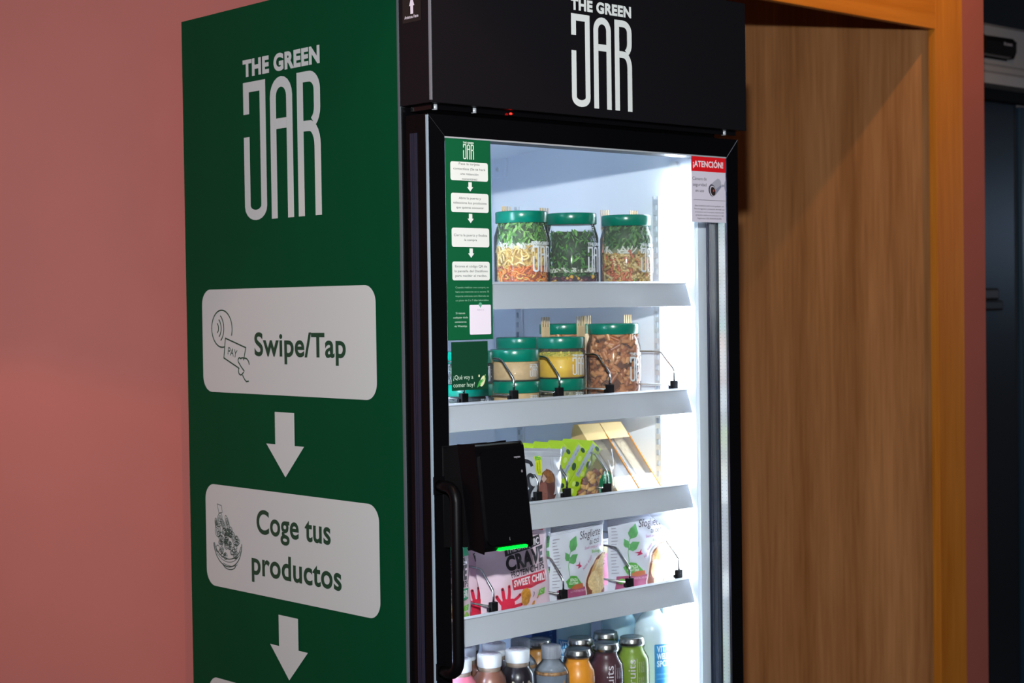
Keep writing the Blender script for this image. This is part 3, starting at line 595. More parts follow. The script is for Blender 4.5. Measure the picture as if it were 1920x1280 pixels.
def f_dark(J, R, zt): leaves('dark_filling', J, R, 0.004, zt, 80, ['#1c2620', '#26352c', '#2c4438', '#1c2a30'], 22)
PH = -131
z1 = SH[0][1]; z2 = SH[1][1]
jar('salad jar with carrot and yellow pasta on the top shelf, nearest the green sticker', 0.3105, 0.14, z1, 0.138, 0.0447, 0.0422, 0.0185, f1, PH + 45, 0.039, 0.041, 'salad jars on the top shelf')
jar('middle jar on the top shelf, packed with dark green leaves over beans', 0.4235, 0.142, z1, 0.138, 0.0447, 0.0422, 0.0185, f2, PH + 58, 0.039, 0.041, 'salad jars on the top shelf')
jar('top shelf jar nearest the light bar, with spiral pasta under pale leaves', 0.5505, 0.138, z1, 0.138, 0.0447, 0.0422, 0.0185, f3, PH + 52, 0.039, 0.041, 'salad jars on the top shelf')
g2 = 'stacked jars on the second shelf'
hz = 0.0505
jar('lower beige spread jar, half hidden by the second shelf rail', 0.294, 0.143, z2, hz, 0.0405, 0.040, 0.0185, solid('#c9a777'), PH + 46, 0.0165, 0.008, g2, False)
jar('upper jar of smooth beige spread on the second shelf', 0.294, 0.143, z2 + hz, hz, 0.0405, 0.040, 0.0190, solid('#c9a777'), PH + 46, 0.0165, 0.007, g2, False)
jar('flat jar of pale grains at the rail, under the yellow pudding jar', 0.3985, 0.145, z2, hz, 0.0405, 0.040, 0.0190, f_oats, PH + 44, 0.0165, 0.008, g2, False)
jar('yellow mango pudding jar stacked on a jar of grains', 0.3985, 0.145, z2 + hz, 0.0675, 0.0405, 0.040, 0.0185, f_yellow, PH + 44, 0.0270, 0.006, g2, False)
jar('lower dark-filled jar behind the small question sticker', 0.189, 0.137, z2, hz, 0.0405, 0.040, 0.0185, f_dark, PH + 40, 0.0165, 0.008, g2, False)
jar('upper jar half hidden behind the small question sticker', 0.189, 0.137, z2 + hz, hz, 0.0405, 0.040, 0.0185, f_dark, PH + 46, 0.0165, 0.007, g2, False)
jar('large jar of tomato penne pasta at the front of the second shelf', 0.520, 0.142, z2, 0.138, 0.0460, 0.0432, 0.0180, f_penne, PH + 56, 0.039, 0.041, g2)
jar('green-lidded jar behind the upper beige spread jar', 0.398, 0.243, z2, 0.117, 0.0405, 0.040, 0.0190, f_oats, PH + 46, 0.0165, 0.03, g2, False)
jar('tall penne pasta jar behind the yellow pudding jar', 0.5025, 0.243, z2, 0.138, 0.0447, 0.0422, 0.0180, f_penne, PH + 40, 0.039, 0.041, g2)

# wooden forks standing behind the jars
def fork_mesh():
    m = MB(); o = [(-0.0045, 0), (0.0045, 0), (0.0042, 0.10), (0.009, 0.118), (0.0092, 0.150)]
    xs = [0.0092, 0.0070, 0.0040, 0.0018, 0.0018, -0.0012, -0.0012, -0.0040, -0.0070, -0.0092]
    o = o[:4]; tn = [(0.0092, 0.0070), (0.0038, 0.0016), (-0.0016, -0.0038), (-0.0070, -0.0092)]
    for i_, (a_, b_) in enumerate(tn):
        o += [(a_, 0.149), (a_ - 0.0005, 0.1505), (b_ + 0.0005, 0.1505), (b_, 0.149)] + ([(b_ - 0.0002, 0.134), (tn[i_ + 1][0] + 0.0002, 0.134)] if i_ < 3 else [])
    o += [(-0.009, 0.118), (-0.0042, 0.10)]
    m.prism(o, -0.0009, 0.0009, MAT['forkw'], 'y'); return m
fk = None
for (x, y, z, lab) in ((0.3285, 0.196, z1 + 0.0, 'wooden fork behind the carrot pasta salad jar'), (0.418, 0.200, z1, 'wooden fork between the first two salad jars'),
                       (0.5545, 0.192, z1, 'wooden fork behind the spiral pasta jar, nearer the leafy jar'), (0.6195, 0.185, z1, 'wooden fork behind the spiral pasta jar, nearer the light bar'),
                       (0.4125, 0.1945, z2 - 0.0, 'wooden fork tip left of the yellow pudding jar lid'), (0.4975, 0.1965, z2, 'wooden fork between the yellow pudding jar and the penne jar'),
                       (0.5215, 0.206, z2 + 0.001, 'white-tipped fork behind the left of the penne jar lid'), (0.608, 0.192, z2 + 0.001, 'white-tipped fork behind the right of the penne jar lid')):
    if fk is None: fk = fork_mesh().build('wooden_fork'); q = fk
    else: q = fk.copy(); C.objects.link(q)
    q.location = (x, y, z); q['label'] = lab; q['category'] = 'fork'; q['group'] = 'wooden forks behind the jars'

# ------------------------------------------------------------------ bags
def bulge(u, v): return (max(0, math.sin(PI * u)) ** 0.6) * (max(0, math.sin(PI * min(max((v - 0.03) / 0.92, 0), 1))) ** 0.5)
def bag(name, label, cat, corners, y, depth, mat, art, W_, H_, seed, group, seal=True, lean=0.0, wr_=0.0011, yslope=0.0):
    """corners TL,TR,BR,BL as (x,z); art drawn on a W_ x H_ canvas"""
    TL, TR, BR, BL = corners; rg = random.Random(seed); ph = [rg.uniform(0, 6) for _ in range(8)]; x0 = sum(c[0] for c in corners) / 4; z0 = min(c[1] for c in corners)
    B = thing(name, label, cat, (x0, y, z0), group=group)
    def pos(u, v, side=-1, off=0.0):
        x = (BL[0] * (1 - u) + BR[0] * u) * (1 - v) + (TL[0] * (1 - u) + TR[0] * u) * v; z = (BL[1] * (1 - u) + BR[1] * u) * (1 - v) + (TL[1] * (1 - u) + TR[1] * u) * v
        bu = bulge(u, v); w_ = wr_ * (math.sin(9 * u + 5 * v + ph[0]) + 0.8 * math.sin(17 * v - 7 * u + ph[1]) + 0.6 * math.sin(23 * u + 13 * v + ph[2]) + 0.5 * math.sin(31 * v + 19 * u + ph[3])) * min(1, bu * 1.5)
        x += 0.0015 * math.sin(14 * v + ph[4]) * (1 if abs(u - .5) > .3 else 0.3)
        return (x - x0, side * (depth / 2 * bu + off) + w_ + lean * v + yslope * (u - 0.5), z - z0)
    m = MB(); nu, nv = 26, 26
    for side in (-1, 1):
        vs = [pos(i / nu, j / nv, side) for j in range(nv + 1) for i in range(nu + 1)]
        fs = [(j * (nu + 1) + i, j * (nu + 1) + i + 1, (j + 1) * (nu + 1) + i + 1, (j + 1) * (nu + 1) + i) for j in range(nv) for i in range(nu)]
        m.add(vs, fs, mat, True)
    m.build('pouch', B)
    if seal:
        s_ = MB()
        for k in range(9):
            v = 0.885 + k * 0.0135; s_.tube([Vector(pos(u, v, -1, 0.0004)) for u in (0.0, 0.1, 0.25, 0.4, 0.55, 0.7, 0.85, 0.95, 1.0)], 0.0007, mat, n=5)
        s_.build('crimped_seal', B)
    a = Art(); art(a)
    if a.L: a.build('printed_design', B, lambda u, v, o: pos(u / W_, v / H_, -1, o), maxlen=0.0045, base=0.0005, step=0.00004, clip=(W_, H_))
    return B
def hand(a, cx, cy, s, c):
    a.poly([(cx - 2.2 * s, cy - 3.2 * s), (cx + 1.5 * s, cy - 3 * s), (cx + 2.3 * s, cy), (cx + 1.6 * s, cy + 1.6 * s), (cx - 1.6 * s, cy + 1.8 * s), (cx - 2.4 * s, cy + 0.3 * s)], c)
    for (x0, y0, x1, y1, w_) in ((-2.0, 0.4, -3.8, 3.0, 1.0), (-1.1, 1.2, -2.0, 5.0, 1.0), (0.2, 1.4, 0.3, 5.4, 1.0), (1.3, 0.8, 4.2, 2.2, 0.9), (1.6, -0.9, 4.8, -0.6, 1.0)):
        d = Vector((x1 - x0, y1 - y0)).normalized(); a.stroke([(cx + x0 * s, cy + y0 * s), (cx + x1 * s, cy + y1 * s)], w_ * s, c); a.ell(cx + x1 * s, cy + y1 * s, w_ * s / 2, w_ * s / 2, c); a.ell(cx + (x1 - d.x * .1) * s, cy + (y1 - d.y * .1) * s, 0.27 * s, 0.36 * s, '#4a1c26')
def crave(accent, flavour, hc):
    def f(a):                                                # canvas 0.15 x 0.165
        a.poly([(0.0, 0.165), (0.150, 0.165), (0.150, 0.146), (0.10, 0.152), (0.07, 0.146)][::-1] if False else [(0.075, 0.165), (0.075, 0.156), (0.11, 0.15), (0.150, 0.137), (0.150, 0.165)], accent)
        a.poly([(0.054, 0.116), (0.055, 0.132), (0.136, 0.134), (0.135, 0.118)], '#2b262e'); a.text('THE', 0.058, 0.120, 0.0095, '#e6dde2', w=0.022, bold=0.03); a.text('ORGANIC', 0.081, 0.120, 0.0100, '#e6dde2', w=0.052, bold=0.03)
        a.text('CRAVE', 0.054, 0.0905, 0.0235, '#211c26', w=0.087, bold=0.05)
        a.text('PROTEIN', 0.060, 0.0765, 0.0100, '#2b2530', w=0.040, bold=0.025); a.text('CHIPS', 0.104, 0.0765, 0.0108, '#2b2530', w=0.038, bold=0.025)
        a.poly([(0.059, 0.073), (0.062, 0.053), (0.100, 0.050), (0.137, 0.055), (0.141, 0.074)], accent); a.text(flavour, 0.064, 0.0585, 0.0115, '#f2e6ea', w=0.073, bold=0.04)
        a.text('+ VEG, GLUTEN FREE + ORGANIC', 0.068, 0.0525, 0.0024, '#8a1f30', w=0.062)
        hand(a, 0.050, 0.029, 0.0062, hc); a.poly([(-0.0, 0.0), (0.062, 0.0), (0.056, 0.012), (0.03, 0.016), (0.012, 0.010), (0.0, 0.012)], hc)
        n = 22; a.poly([(0.090 + (0.0125 + 0.0013 * math.sin(i * 5)) * math.cos(2 * PI * i / n), 0.036 + (0.0155 + 0.0015 * math.sin(i * 3)) * math.sin(2 * PI * i / n)) for i in range(n)], M('#c98a2c', 0.6, noise=0.3, nscale=220))
        a.poly([(0.119, 0.033), (0.122, 0.043), (0.137, 0.045), (0.138, 0.034)], '#6fb43c'); a.stroke(arc(0.129, 0.039, 0.003, 0, 300, 8), 0.0007, '#e6f0d8')
        a.stroke(arc(0.103, 0.038, 0.006, -50, 50, 6), 0.0013, '#3a3038'); a.poly([(0.106, 0.018), (0.113, 0.019), (0.114, 0.026), (0.109, 0.025)], '#c98a2c'); a.poly([(0.117, 0.029), (0.121, 0.028), (0.122, 0.033), (0.119, 0.034)], '#c98a2c')
    return f
def leaf(a, x, y, L, w_, rot, c):
    pts = [(0, 0), (L * .25, w_ * .42), (L * .55, w_ * .45), (L, 0), (L * .55, -w_ * .45), (L * .25, -w_ * .42)]; ca, sa = math.cos(math.radians(rot)), math.sin(math.radians(rot))
    a.poly([(x + p * ca - q * sa, y + p * sa + q * ca) for p, q in pts], c); a.stroke([(x, y), (x + L * .9 * ca, y + L * .9 * sa)], 0.0005, '#4a8f52')
def chick(a):                                                # canvas 0.13 x 0.15
    gm_ = M('#5fa562', 0.5, noise=0.2, nscale=90)
    a.text('Sfogliette', 0.066, 0.1165, 0.0130, '#3c2830', w=0.062, shear=0.25); a.text('ai ceci', 0.092, 0.1045, 0.0100, '#3c2830', w=0.032, shear=0.2)
    a.text('Snack cotto al forno', 0.078, 0.0975, 0.0050, '#a8327a', w=0.050, shear=0.35); a.text('Biologico', 0.097, 0.0895, 0.0050, '#6aa83c', w=0.026, bold=0.02)
    a.text('Non fritto', 0.076, 0.062, 0.0055, '#a8327a', w=0.030, shear=0.3, rot=50)
    a.stroke([(0.047, 0.040), (0.041, 0.055), (0.038, 0.075), (0.040, 0.092), (0.046, 0.104)], 0.0015, '#6aa86c')
    leaf(a, 0.044, 0.098, 0.030, 0.021, 62, gm_); leaf(a, 0.039, 0.083, 0.019, 0.013, 118, gm_); leaf(a, 0.039, 0.080, 0.026, 0.017, 28, gm_)
    a.poly([(0.052, 0.074), (0.062, 0.075), (0.066, 0.080), (0.0655, 0.074), (0.070, 0.071), (0.064, 0.069), (0.058, 0.068), (0.061, 0.072)], '#b82858')
    a.rect(0.014, 0.0, 0.138, 0.0345, '#9a4468'); a.text('100% VEGETALE 30% PROTEINE', 0.045, 0.027, 0.0034, '#e0b8cc', w=0.05)
    a.ell(0.1255, 0.037, 0.044, 0.052, '#dcd2cc'); a.ell(0.127, 0.036, 0.0425, 0.050, '#7a3f28')
    ck_ = M('#d9bd8a', 0.7, noise=0.22, nscale=260); ck2 = M('#c99a58', 0.7, noise=0.2, nscale=200)
    a.ell(0.106, 0.060, 0.0095, 0.019, ck2, -28); a.ell(0.121, 0.068, 0.011, 0.021, ck_, -40); a.ell(0.124, 0.046, 0.0155, 0.024, M('#cdae78', 0.7, noise=0.25, nscale=260), 8); a.ell(0.106, 0.042, 0.0165, 0.0175, ck_); a.stroke(arc(0.106, 0.042, 0.0165, 0, 350, 20, 0.0175), 0.0006, '#b08a58'); a.ell(0.114, 0.022, 0.013, 0.011, ck_)
    leaf(a, 0.030, 0.0495, 0.044, 0.026, -12, '#4f9a3a'); a.text('SENZA', 0.050, 0.0475, 0.0046, '#e4efdc', w=0.020, al='c', rot=-6, bold=0.02); a.text('GLUTINE', 0.050, 0.0415, 0.0046, '#e4efdc', w=0.024, al='c', rot=-6, bold=0.02)
    a.poly([(0.044, 0.0355), (0.055, 0.041), (0.075, 0.0415), (0.077, 0.034), (0.058, 0.0315)], '#b5623a'); leaf(a, 0.016, 0.0245, 0.020, 0.011, 5, '#5fa83a')
    for i in range(16): a.rect(0.004, 0.040 + i * 0.0056, 0.004 + random.Random(i).uniform(0.008, 0.015), 0.0413 + i * 0.0056, '#97929e')
PB, SB = M('#e8ccd8', 0.32, coat=0.3), M('#cfd2dc', 0.3, coat=0.4)
gb_ = 'snack bags on the fourth shelf'; z4 = SH[3][1]
bag('chip_bag', 'pale pink sweet chili chip bag with a red hand, below the card reader', 'bag', [(0.184, 1.133), (0.337, 1.160), (0.350, 1.003), (0.203, 1.003)], 0.125, 0.030, PB, crave('#cf3048', 'SWEET CHILI', '#cf2440'), 0.158, 0.160, 1, gb_)
bag('chip_bag', 'second pink sweet chili chip bag, behind and left of the one under the card reader', 'bag', [(0.165, 1.122), (0.305, 1.140), (0.325, 1.003), (0.185, 1.003)], 0.172, 0.024, PB, crave('#cf3048', 'SWEET CHILI', '#cf2440'), 0.155, 0.160, 2, gb_)
def crave_g(a):
    crave('#0a9a66', 'SALT + VINEGAR', '#c8b04a')(a); a.rect(0.0, 0.131, 0.155, 0.149, '#0a9a66'); a.ell(0.135, 0.012, 0.012, 0.02, '#7da83c', 20)
bag('chip_bag', 'green-banded pink chip bag behind the door handle', 'bag', [(0.066, 1.140), (0.166, 1.140), (0.172, 1.003), (0.074, 1.003)], 0.118, 0.028, PB, crave_g, 0.155, 0.160, 3, gb_)
bag('snack_bag', 'white chickpea snack bag beside the sweet chili chips', 'bag', [(0.353, 1.140), (0.464, 1.152), (0.461, 1.003), (0.348, 1.003)], 0.122, 0.022, SB, chick, 0.138, 0.150, 4, gb_, yslope=-0.012)
bag('snack_bag', 'white chickpea snack bag with folded corner, nearest the light bar', 'bag', [(0.508, 1.148), (0.621, 1.152), (0.618, 1.003), (0.506, 1.003)], 0.134, 0.022, SB, chick, 0.138, 0.150, 5, gb_, yslope=-0.030)
bag('snack_bag', 'white chickpea snack bag behind the sweet chili chips', 'bag', [(0.395, 1.128), (0.512, 1.128), (0.512, 1.003), (0.395, 1.003)], 0.235, 0.022, SB, chick, 0.138, 0.150, 6, gb_, seal=False)
bag('snack_bag', 'pink and cream bag between the two chickpea snack bags', 'bag', [(0.525, 1.085), (0.60, 1.085), (0.60, 1.003), (0.525, 1.003)], 0.235, 0.022, M('#e59ab4', 0.4), lambda a: (a.rect(0, 0.105, 0.13, 0.13, '#d9cda8'), a.rect(0, 0.13, 0.13, 0.15, '#c9c6c8')), 0.130, 0.150, 7, gb_, seal=False)
# folded flap on the right-hand chickpea bag
m = MB(); m.add([(0.555, 0.120, 1.153), (0.621, 0.106, 1.152), (0.622, 0.098, 1.103), (0.606, 0.098, 1.109), (0.555, 0.118, 1.1525), (0.621, 0.104, 1.1515), (0.622, 0.096, 1.1025), (0.606, 0.096, 1.1085)], [(0, 1, 2, 3), (7, 6, 5, 4), (0, 3, 7, 4), (1, 0, 4, 5), (2, 1, 5, 6), (3, 2, 6, 7)], SB)
q = [o for o in bpy.data.objects if o.name.startswith('snack_bag') and o.get('label', '').find('folded corner') > 0][0]
fo = m.build('folded_corner', q); fo.location = -Vector(q.location)

z3 = SH[2][1]
def silver(b):                                               
    a = Art()                                               # canvas 0.1 x 0.115
    a.rrect(0.053, 0.066, 0.066, 0.0985, 0.004, '#c9d420'); a.poly([(0.053, 0.090), (0.066, 0.092), (0.064, 0.0985), (0.056, 0.0985)], '#5fb03a')
    a.text('1 BARRE DE CEREALES', 0.063, 0.069, 0.0026, '#3a3c1c', w=0.024, rot=90); a.text('ALMENDRAS', 0.0585, 0.069, 0.0026, '#3a3c1c', w=0.018, rot=90)
    a.stroke(arc(0.030, 0.084, 0.015, 160, 20, 8, 0.006) + [(0.046, 0.081)], 0.006, '#23242b')
    a.stroke([(0.046, 0.062)] + arc(0.041, 0.057, 0.0075, 60, 260, 8, 0.010) + [(0.038, 0.044)] + arc(0.044, 0.034, 0.0085, 120, 320, 8, 0.012), 0.006, '#23242b')
    a.poly([(0.028, 0.008), (0.056, 0.006), (0.060, 0.002), (0.028, 0.0)], '#23242b')
    br = M('#8a5a34', 0.5, noise=0.3, nscale=160, stretch=(1, 1, 0.3)); ch = M('#5c3732', 0.35)
    a.ell(0.073, 0.040, 0.019, 0.036, ch, -8); a.poly([(0.064, 0.066), (0.074, 0.077), (0.084, 0.070), (0.090, 0.055), (0.080, 0.052), (0.070, 0.054)], br); a.ell(0.063, 0.033, 0.013, 0.022, M('#8f5a50', 0.45, noise=0.2, nscale=90), -5)
    a.poly([(0.074, 0.012), (0.091, 0.032), (0.096, 0.034), (0.094, 0.027), (0.080, 0.008)], ch); a.poly([(0.072, 0.010), (0.086, 0.020), (0.078, 0.0), (0.070, 0.0)], '#b5683a')
    a.poly([(0.060, 0.060), (0.067, 0.068), (0.072, 0.060), (0.064, 0.054)], '#c4a79c')
    for i in range(2): a.text('consumir preferentemente', 0.087 + i * 0.006, 0.072, 0.0018, '#777a80', w=0.024, rot=90)
    b.L += [(t - np.array([0.018, 0.0]) if q_ >= 0 else t, c) for q_, (t, c) in enumerate(a.L)]
bag('foil_pouch', 'silver foil bar pouch with an almond picture beside the card reader', 'pouch', [(0.255, 1.275), (0.3575, 1.266), (0.357, 1.165), (0.262, 1.165)], 0.105, 0.026, M('#dfe2ea', 0.25, metal=0.35, coat=0.5), silver, 0.100, 0.110, 8, None, wr_=0.0009)
# leaning green cartons
def carton():
    root = bpy.data.objects.new('snack_carton', None); C.objects.link(root); root.empty_display_size = 0.03
    w_, h_, dp = 0.0255, 0.118, 0.07
    m = MB(); m.box(0, w_, 0, dp, 0, h_, M('#a9c92a', 0.4)); m.build('box', root, bevel=0.0006)
    a = Art(); dkg = '#22452a'; a.rect(0.0016, 0.050, 0.0105, h_ - 0.004, '#a3adba'); a.text('Pistachos', 0.0075, 0.054, 0.0030, '#39424e', w=0.022, rot=90); a.text('sin sal', 0.0085, 0.096, 0.0026, '#39424e', w=0.012, rot=90)
    for (x, y, rx, ry, r_) in ((0.0165, 0.113, 0.0055, 0.0036, 0), (0.0165, 0.080, 0.0050, 0.0065, 20), (0.014, 0.040, 0.0052, 0.0042, 40), (0.019, 0.013, 0.0045, 0.0065, 10)): a.ell(x, y, rx, ry, dkg, r_)
    for (x, y) in ((0.019, 0.098), (0.008, 0.036), (0.006, 0.014), (0.014, 0.060), (0.012, 0.024)): a.ell(x, y, 0.004, 0.005, '#c4dc6c')
    a.text('pistachos tostados y naturales', 0.0235, 0.030, 0.0018, '#4d6b1c', w=0.055, rot=90)
    a.build('printed_design', root, on_y(0.0)); return root
cb = carton(); ang = math.radians(40); xr = 0.418
nm = ['carton nearest the nut bag, topmost of the leaning green row', 'second green carton from the nut bag', 'third green carton from the nut bag', 'fourth green carton from the nut bag, tip above the silver pouch', 'fifth green carton from the nut bag, behind the silver pouch', 'sixth green carton from the nut bag, corner over the card reader', 'green carton farthest from the nut bag, tip above the card reader']
for i in range(7):
    if i == 0: q = cb
    else:
        q = cb.copy(); C.objects.link(q)
        for ch in cb.children: c2 = ch.copy(); C.objects.link(c2); c2.parent = q
    x = 0.3945 - 0.0336 * i; q.rotation_euler = (0, ang, 0)
    q.location = (x - 0.0255 * math.cos(ang), 0.125, z3 + 0.0255 * math.sin(ang) + 0.0005)
    tag(q, nm[i], 'carton', 'green snack cartons leaning on the third shelf')
# bag of nuts
N = thing('nut_bag', 'clear bag of mixed nuts with a round green sticker', 'bag', (0.455, 0.115, z3))
def nb(u, v, side=-1, off=0):
    x = (0.400 + 0.092 * u) * (1 - v) + (0.437 + 0.050 * u) * v; bu = bulge(u, v * 0.96) * (1 - v * 0.75)
    return (x - 0.455, side * (0.013 * bu + off) + 0.001 * math.sin(20 * u + 13 * v), 0.092 * v)
m = MB(); nu = nv = 16
for s_ in (-1, 1):
    m.add([nb(i / nu, j / nv, s_) for j in range(nv + 1) for i in range(nu + 1)], [(j * (nu + 1) + i, j * (nu + 1) + i + 1, (j + 1) * (nu + 1) + i + 1, (j + 1) * (nu + 1) + i) for j in range(nv) for i in range(nu)], MAT['film'], True)
m.build('clear_film', N)
m = MB(); rg = random.Random(31)
for i in range(90):
    u, v = rg.uniform(0.08, 0.92), rg.uniform(0.08, 0.60); p = Vector(nb(u, v, -1)); p.y = rg.uniform(min(p.y + 0.007, 0.004), 0.006); s_ = rg.uniform(0.005, 0.0075); q = Matrix.Rotation(rg.uniform(0, 3), 3, 'Y') @ Matrix.Rotation(rg.uniform(-.6, .6), 3, 'Z')
    b0 = len(m.v); m.lathe([(0, -s_ * 1.3), (s_ * .6, -s_ * .9), (s_ * .75, 0), (s_ * .5, s_), (0, s_ * 1.3)], M(rg.choice(['#a86a3c', '#7d4630', '#c9984c', '#8f5238', '#d9b06c', '#6b3a2c']), 0.45), n=8)
    for k_ in range(b0, len(m.v)): m.v[k_] = tuple(q @ Vector(m.v[k_]) + p)
m.build('mixed_nuts', N, 'stuff')
a = Art(); a.ell(0.066, 0.034, 0.0235, 0.0235, '#006b42', n=28); a.logo(0.0545, 0.0515, 0.025, '#7fd0a0'); a.build('round_sticker', N, lambda u, v, o: nb(u / 0.105, v / 0.092, -1, o), maxlen=0.006, label='round green sticker')
# wedge sandwich boxes
def sandwich(x0, label):
    B = thing('sandwich_box', label, 'box', (x0, 0, z3), group='kraft sandwich boxes on the third shelf'); w_ = 0.052; kf = MAT['kraft']
    yb, yt, H_ = 0.094, 0.203, 0.127; ybk = 0.245
    def P_(x, t, o=0):                                       # point on the sloping face, t from the shelf up
        return (x, yb + (yt - yb) * t - o * 0.76, H_ * t + o * 0.65)
    m = MB(); m.box(0, 0.001, yb, ybk, 0, 0.0001, kf)
    for x in (0.0, w_ - 0.0008): m.prism([(yb, 0.0005), (ybk, 0.0005), (yt + 0.012, H_), (yt, H_)], x, x + 0.0008, kf, 'x')
    m.add([P_(0, 1), P_(w_, 1), (w_, yt + 0.012, H_), (0, yt + 0.012, H_)], [(0, 1, 2, 3)], kf); m.add([(0, ybk, 0.0005), (w_, ybk, 0.0005), (w_, yt + 0.012, H_), (0, yt + 0.012, H_)], [(3, 2, 1, 0)], kf); m.add([(0, yb, 0.0005), (w_, yb, 0.0005), (w_, ybk, 0.0005), (0, ybk, 0.0005)], [(0, 1, 2, 3)], kf)
    m.add([P_(0, 0.80), P_(w_, 0.80), P_(w_, 1), P_(0, 1)], [(0, 1, 2, 3)], M('#e0c48c', 0.7)); m.build('carton', B)
    m = MB(); m.add([P_(0.001, 0.30), P_(w_ - 0.001, 0.30), P_(w_ - 0.001, 0.80), P_(0.001, 0.80)], [(0, 1, 2, 3)], MAT['film']); m.build('window', B)
    m = MB(); m.add([P_(0, 0.0, .0004), P_(w_, 0.0, .0004), P_(w_, 0.33, .0004), P_(0, 0.33, .0004)], [(0, 1, 2, 3)], M('#ece6cc', 0.6)); m.build('label', B, label='cream paper label')
    m = MB(); e = M('#e08a1c', 0.6); m.tube([P_(w_, 0.0, .0006), P_(w_, 0.85, .0006)], 0.0011, e, n=6); m.build('orange_edge', B)
    cols = [('bread_slice', '#d9c49a', 0.008), ('onion', '#8a6a72', 0.003), ('sauce', '#ece8dc', 0.006), ('cheese', '#cdb98a', 0.004), ('bread_slice', '#e6d2a8', 0.023)]; x = 0.004
    for i, (nm_, c, t_) in enumerate(cols):
        m = MB(); o = 0.009 + 0.003 * (i % 2)
        m.prism([(yb + o + .028, 0.030), (ybk - 0.02, 0.030), (yt + 0.004, H_ * 0.88), (yt - 0.004 + o * .5, H_ * 0.86)], x, x + t_ - 0.0004, M(c, 0.8, noise=0.25, nscale=160, bump=0.6), 'x'); m.build(nm_, B, bevel=0.001); x += t_
    return B
sandwich(0.494, 'kraft sandwich wedge box beside the nut bag'); sandwich(0.5475, 'kraft sandwich wedge box nearest the light bar')

# ------------------------------------------------------------------ bottles on the fifth shelf
z5 = SH[4][1]
def shake(label, x, y, col, txt=None, txtc='#d9cdb4'):
    B = thing('shake_bottle', label, 'bottle', (x, y, z5), group='white-capped shake bottles'); H_ = 0.953 - z5
    m = MB(); m.lathe([(0.0245, 0), (0.0266, 0.004), (0.0266, 0.100), (0.0264, 0.121), (0.0250, 0.131), (0.020, 0.1385), (0.0175, 0.142), (0.0175, H_ - 0.018)], col if not isinstance(col, str) else M(col, 0.3, coat=0.3), n=36); m.build('bottle_body', B)
    m = MB(); m.lathe([(0.0176, H_ - 0.029), (0.0182, H_ - 0.022), (0.0182, H_ - 0.017)], M('#8a7a6c', 0.3), n=30); m.build('neck_ring', B)
    m = MB(); m.lathe([(0.0188, H_ - 0.020), (0.0195, H_ - 0.019), (0.0195, H_ - 0.002), (0.018, H_), (0, H_ - 0.0003)], M('#dfe4ea', 0.4), n=36)
    m.build('cap', B)
    m = MB(); m.lathe([(0.0135, H_ - 0.0002), (0.0135, H_ + 0.0004), (0, H_ + 0.0005)], M('#b9b2bd', 0.5, noise=0.5, nscale=260), n=24); m.build('cap_print', B)
    a = Art()
    if txt: a.text(txt, 0.002, 0.112, 0.0095, txtc, w=0.034, al='c', shear=0.25, bold=0.01)
    else: a.rect(-0.02, 0.02, 0.02, 0.082, '#e6dccf')
    a.build('lettering', B, on_cyl(0, 0, 0.0267, PH + 8), maxlen=0.006, base=0.0006)
shake('pink milkshake bottle, half hidden behind the handle', 0.163, 0.137, '#e0788c')
shake('brown milkshake bottle behind the pink milkshake', 0.2245, 0.197, '#6b4432')
shake('front chocolate milkshake bottle between pink and black-labelled bottles', 0.220, 0.131, '#7a5040')
shake('black-labelled shake behind the front chocolate milkshake', 0.280, 0.187, '#2a2128')
shake('front shake bottle with black label and cream script', 0.2735, 0.124, '#1f1a20', 'Barebells')
shake('rearmost white-capped shake, behind the brown milkshake', 0.279, 0.251, '#6b4432')
def water(label, x, y):
    B = thing('water_bottle', label, 'bottle', (x, y, z5), group='grey-capped water bottles'); H_ = 0.947 - z5
    m = MB(); m.lathe([(0.026, 0), (0.029, 0.004), (0.029, 0.112), (0.0285, 0.118), (0.024, 0.128), (0.0165, 0.136), (0.014, 0.139), (0.014, H_ - 0.012)], MAT['petg'], n=36); m.build('bottle_body', B)
    m = MB(); n = 30; m.lathe([(0.0155, H_ - 0.021), (0.0160, H_ - 0.019), (0.0160, H_ - 0.002), (0.015, H_), (0, H_)], M('#9498a2', 0.5, bump=0.5, noise=0.15, nscale=300, stretch=(1, 1, 0.05)), n=n); m.build('cap', B)
    m = MB(); m.lathe([(0.0245, 0.003), (0.0278, 0.006), (0.0278, 0.1165)], M('#7b8698', 0.35, noise=0.3, nscale=40), n=30); m.build('label_sleeve', B)
    m = MB(); m.lathe([(0.0276, 0.1168), (0.0268, 0.122)], M('#b98a5c', 0.4, noise=0.6, nscale=170), n=30); m.build('copper_glitter', B)
    m = MB(); m.lathe([(0.0262, 0.1222), (0.0225, 0.1285), (0.015, 0.1345), (0.012, 0.142)], M('#8f97a4', 0.15, noise=0.3, nscale=60), n=30); m.build('water', B)
    a = Art(); a.poly([(0.004, 0.06), (0.010, 0.095), (0.016, 0.110), (0.018, 0.08), (0.012, 0.06)], '#d99a1c'); a.poly([(0.014, 0.06), (0.017, 0.085), (0.020, 0.108), (0.022, 0.08)], '#1c8a7c'); a.poly([(-0.02, 0.09), (-0.004, 0.092), (-0.002, 0.06), (-0.018, 0.055)], '#a8adb8'); a.build('printed_design', B, on_cyl(0, 0, 0.0292, PH + 10), maxlen=0.006)
water('clear bottle with ribbed grey cap in the front row', 0.3515, 0.128); water('ribbed grey-capped bottle behind the script-labelled shake', 0.350, 0.200)
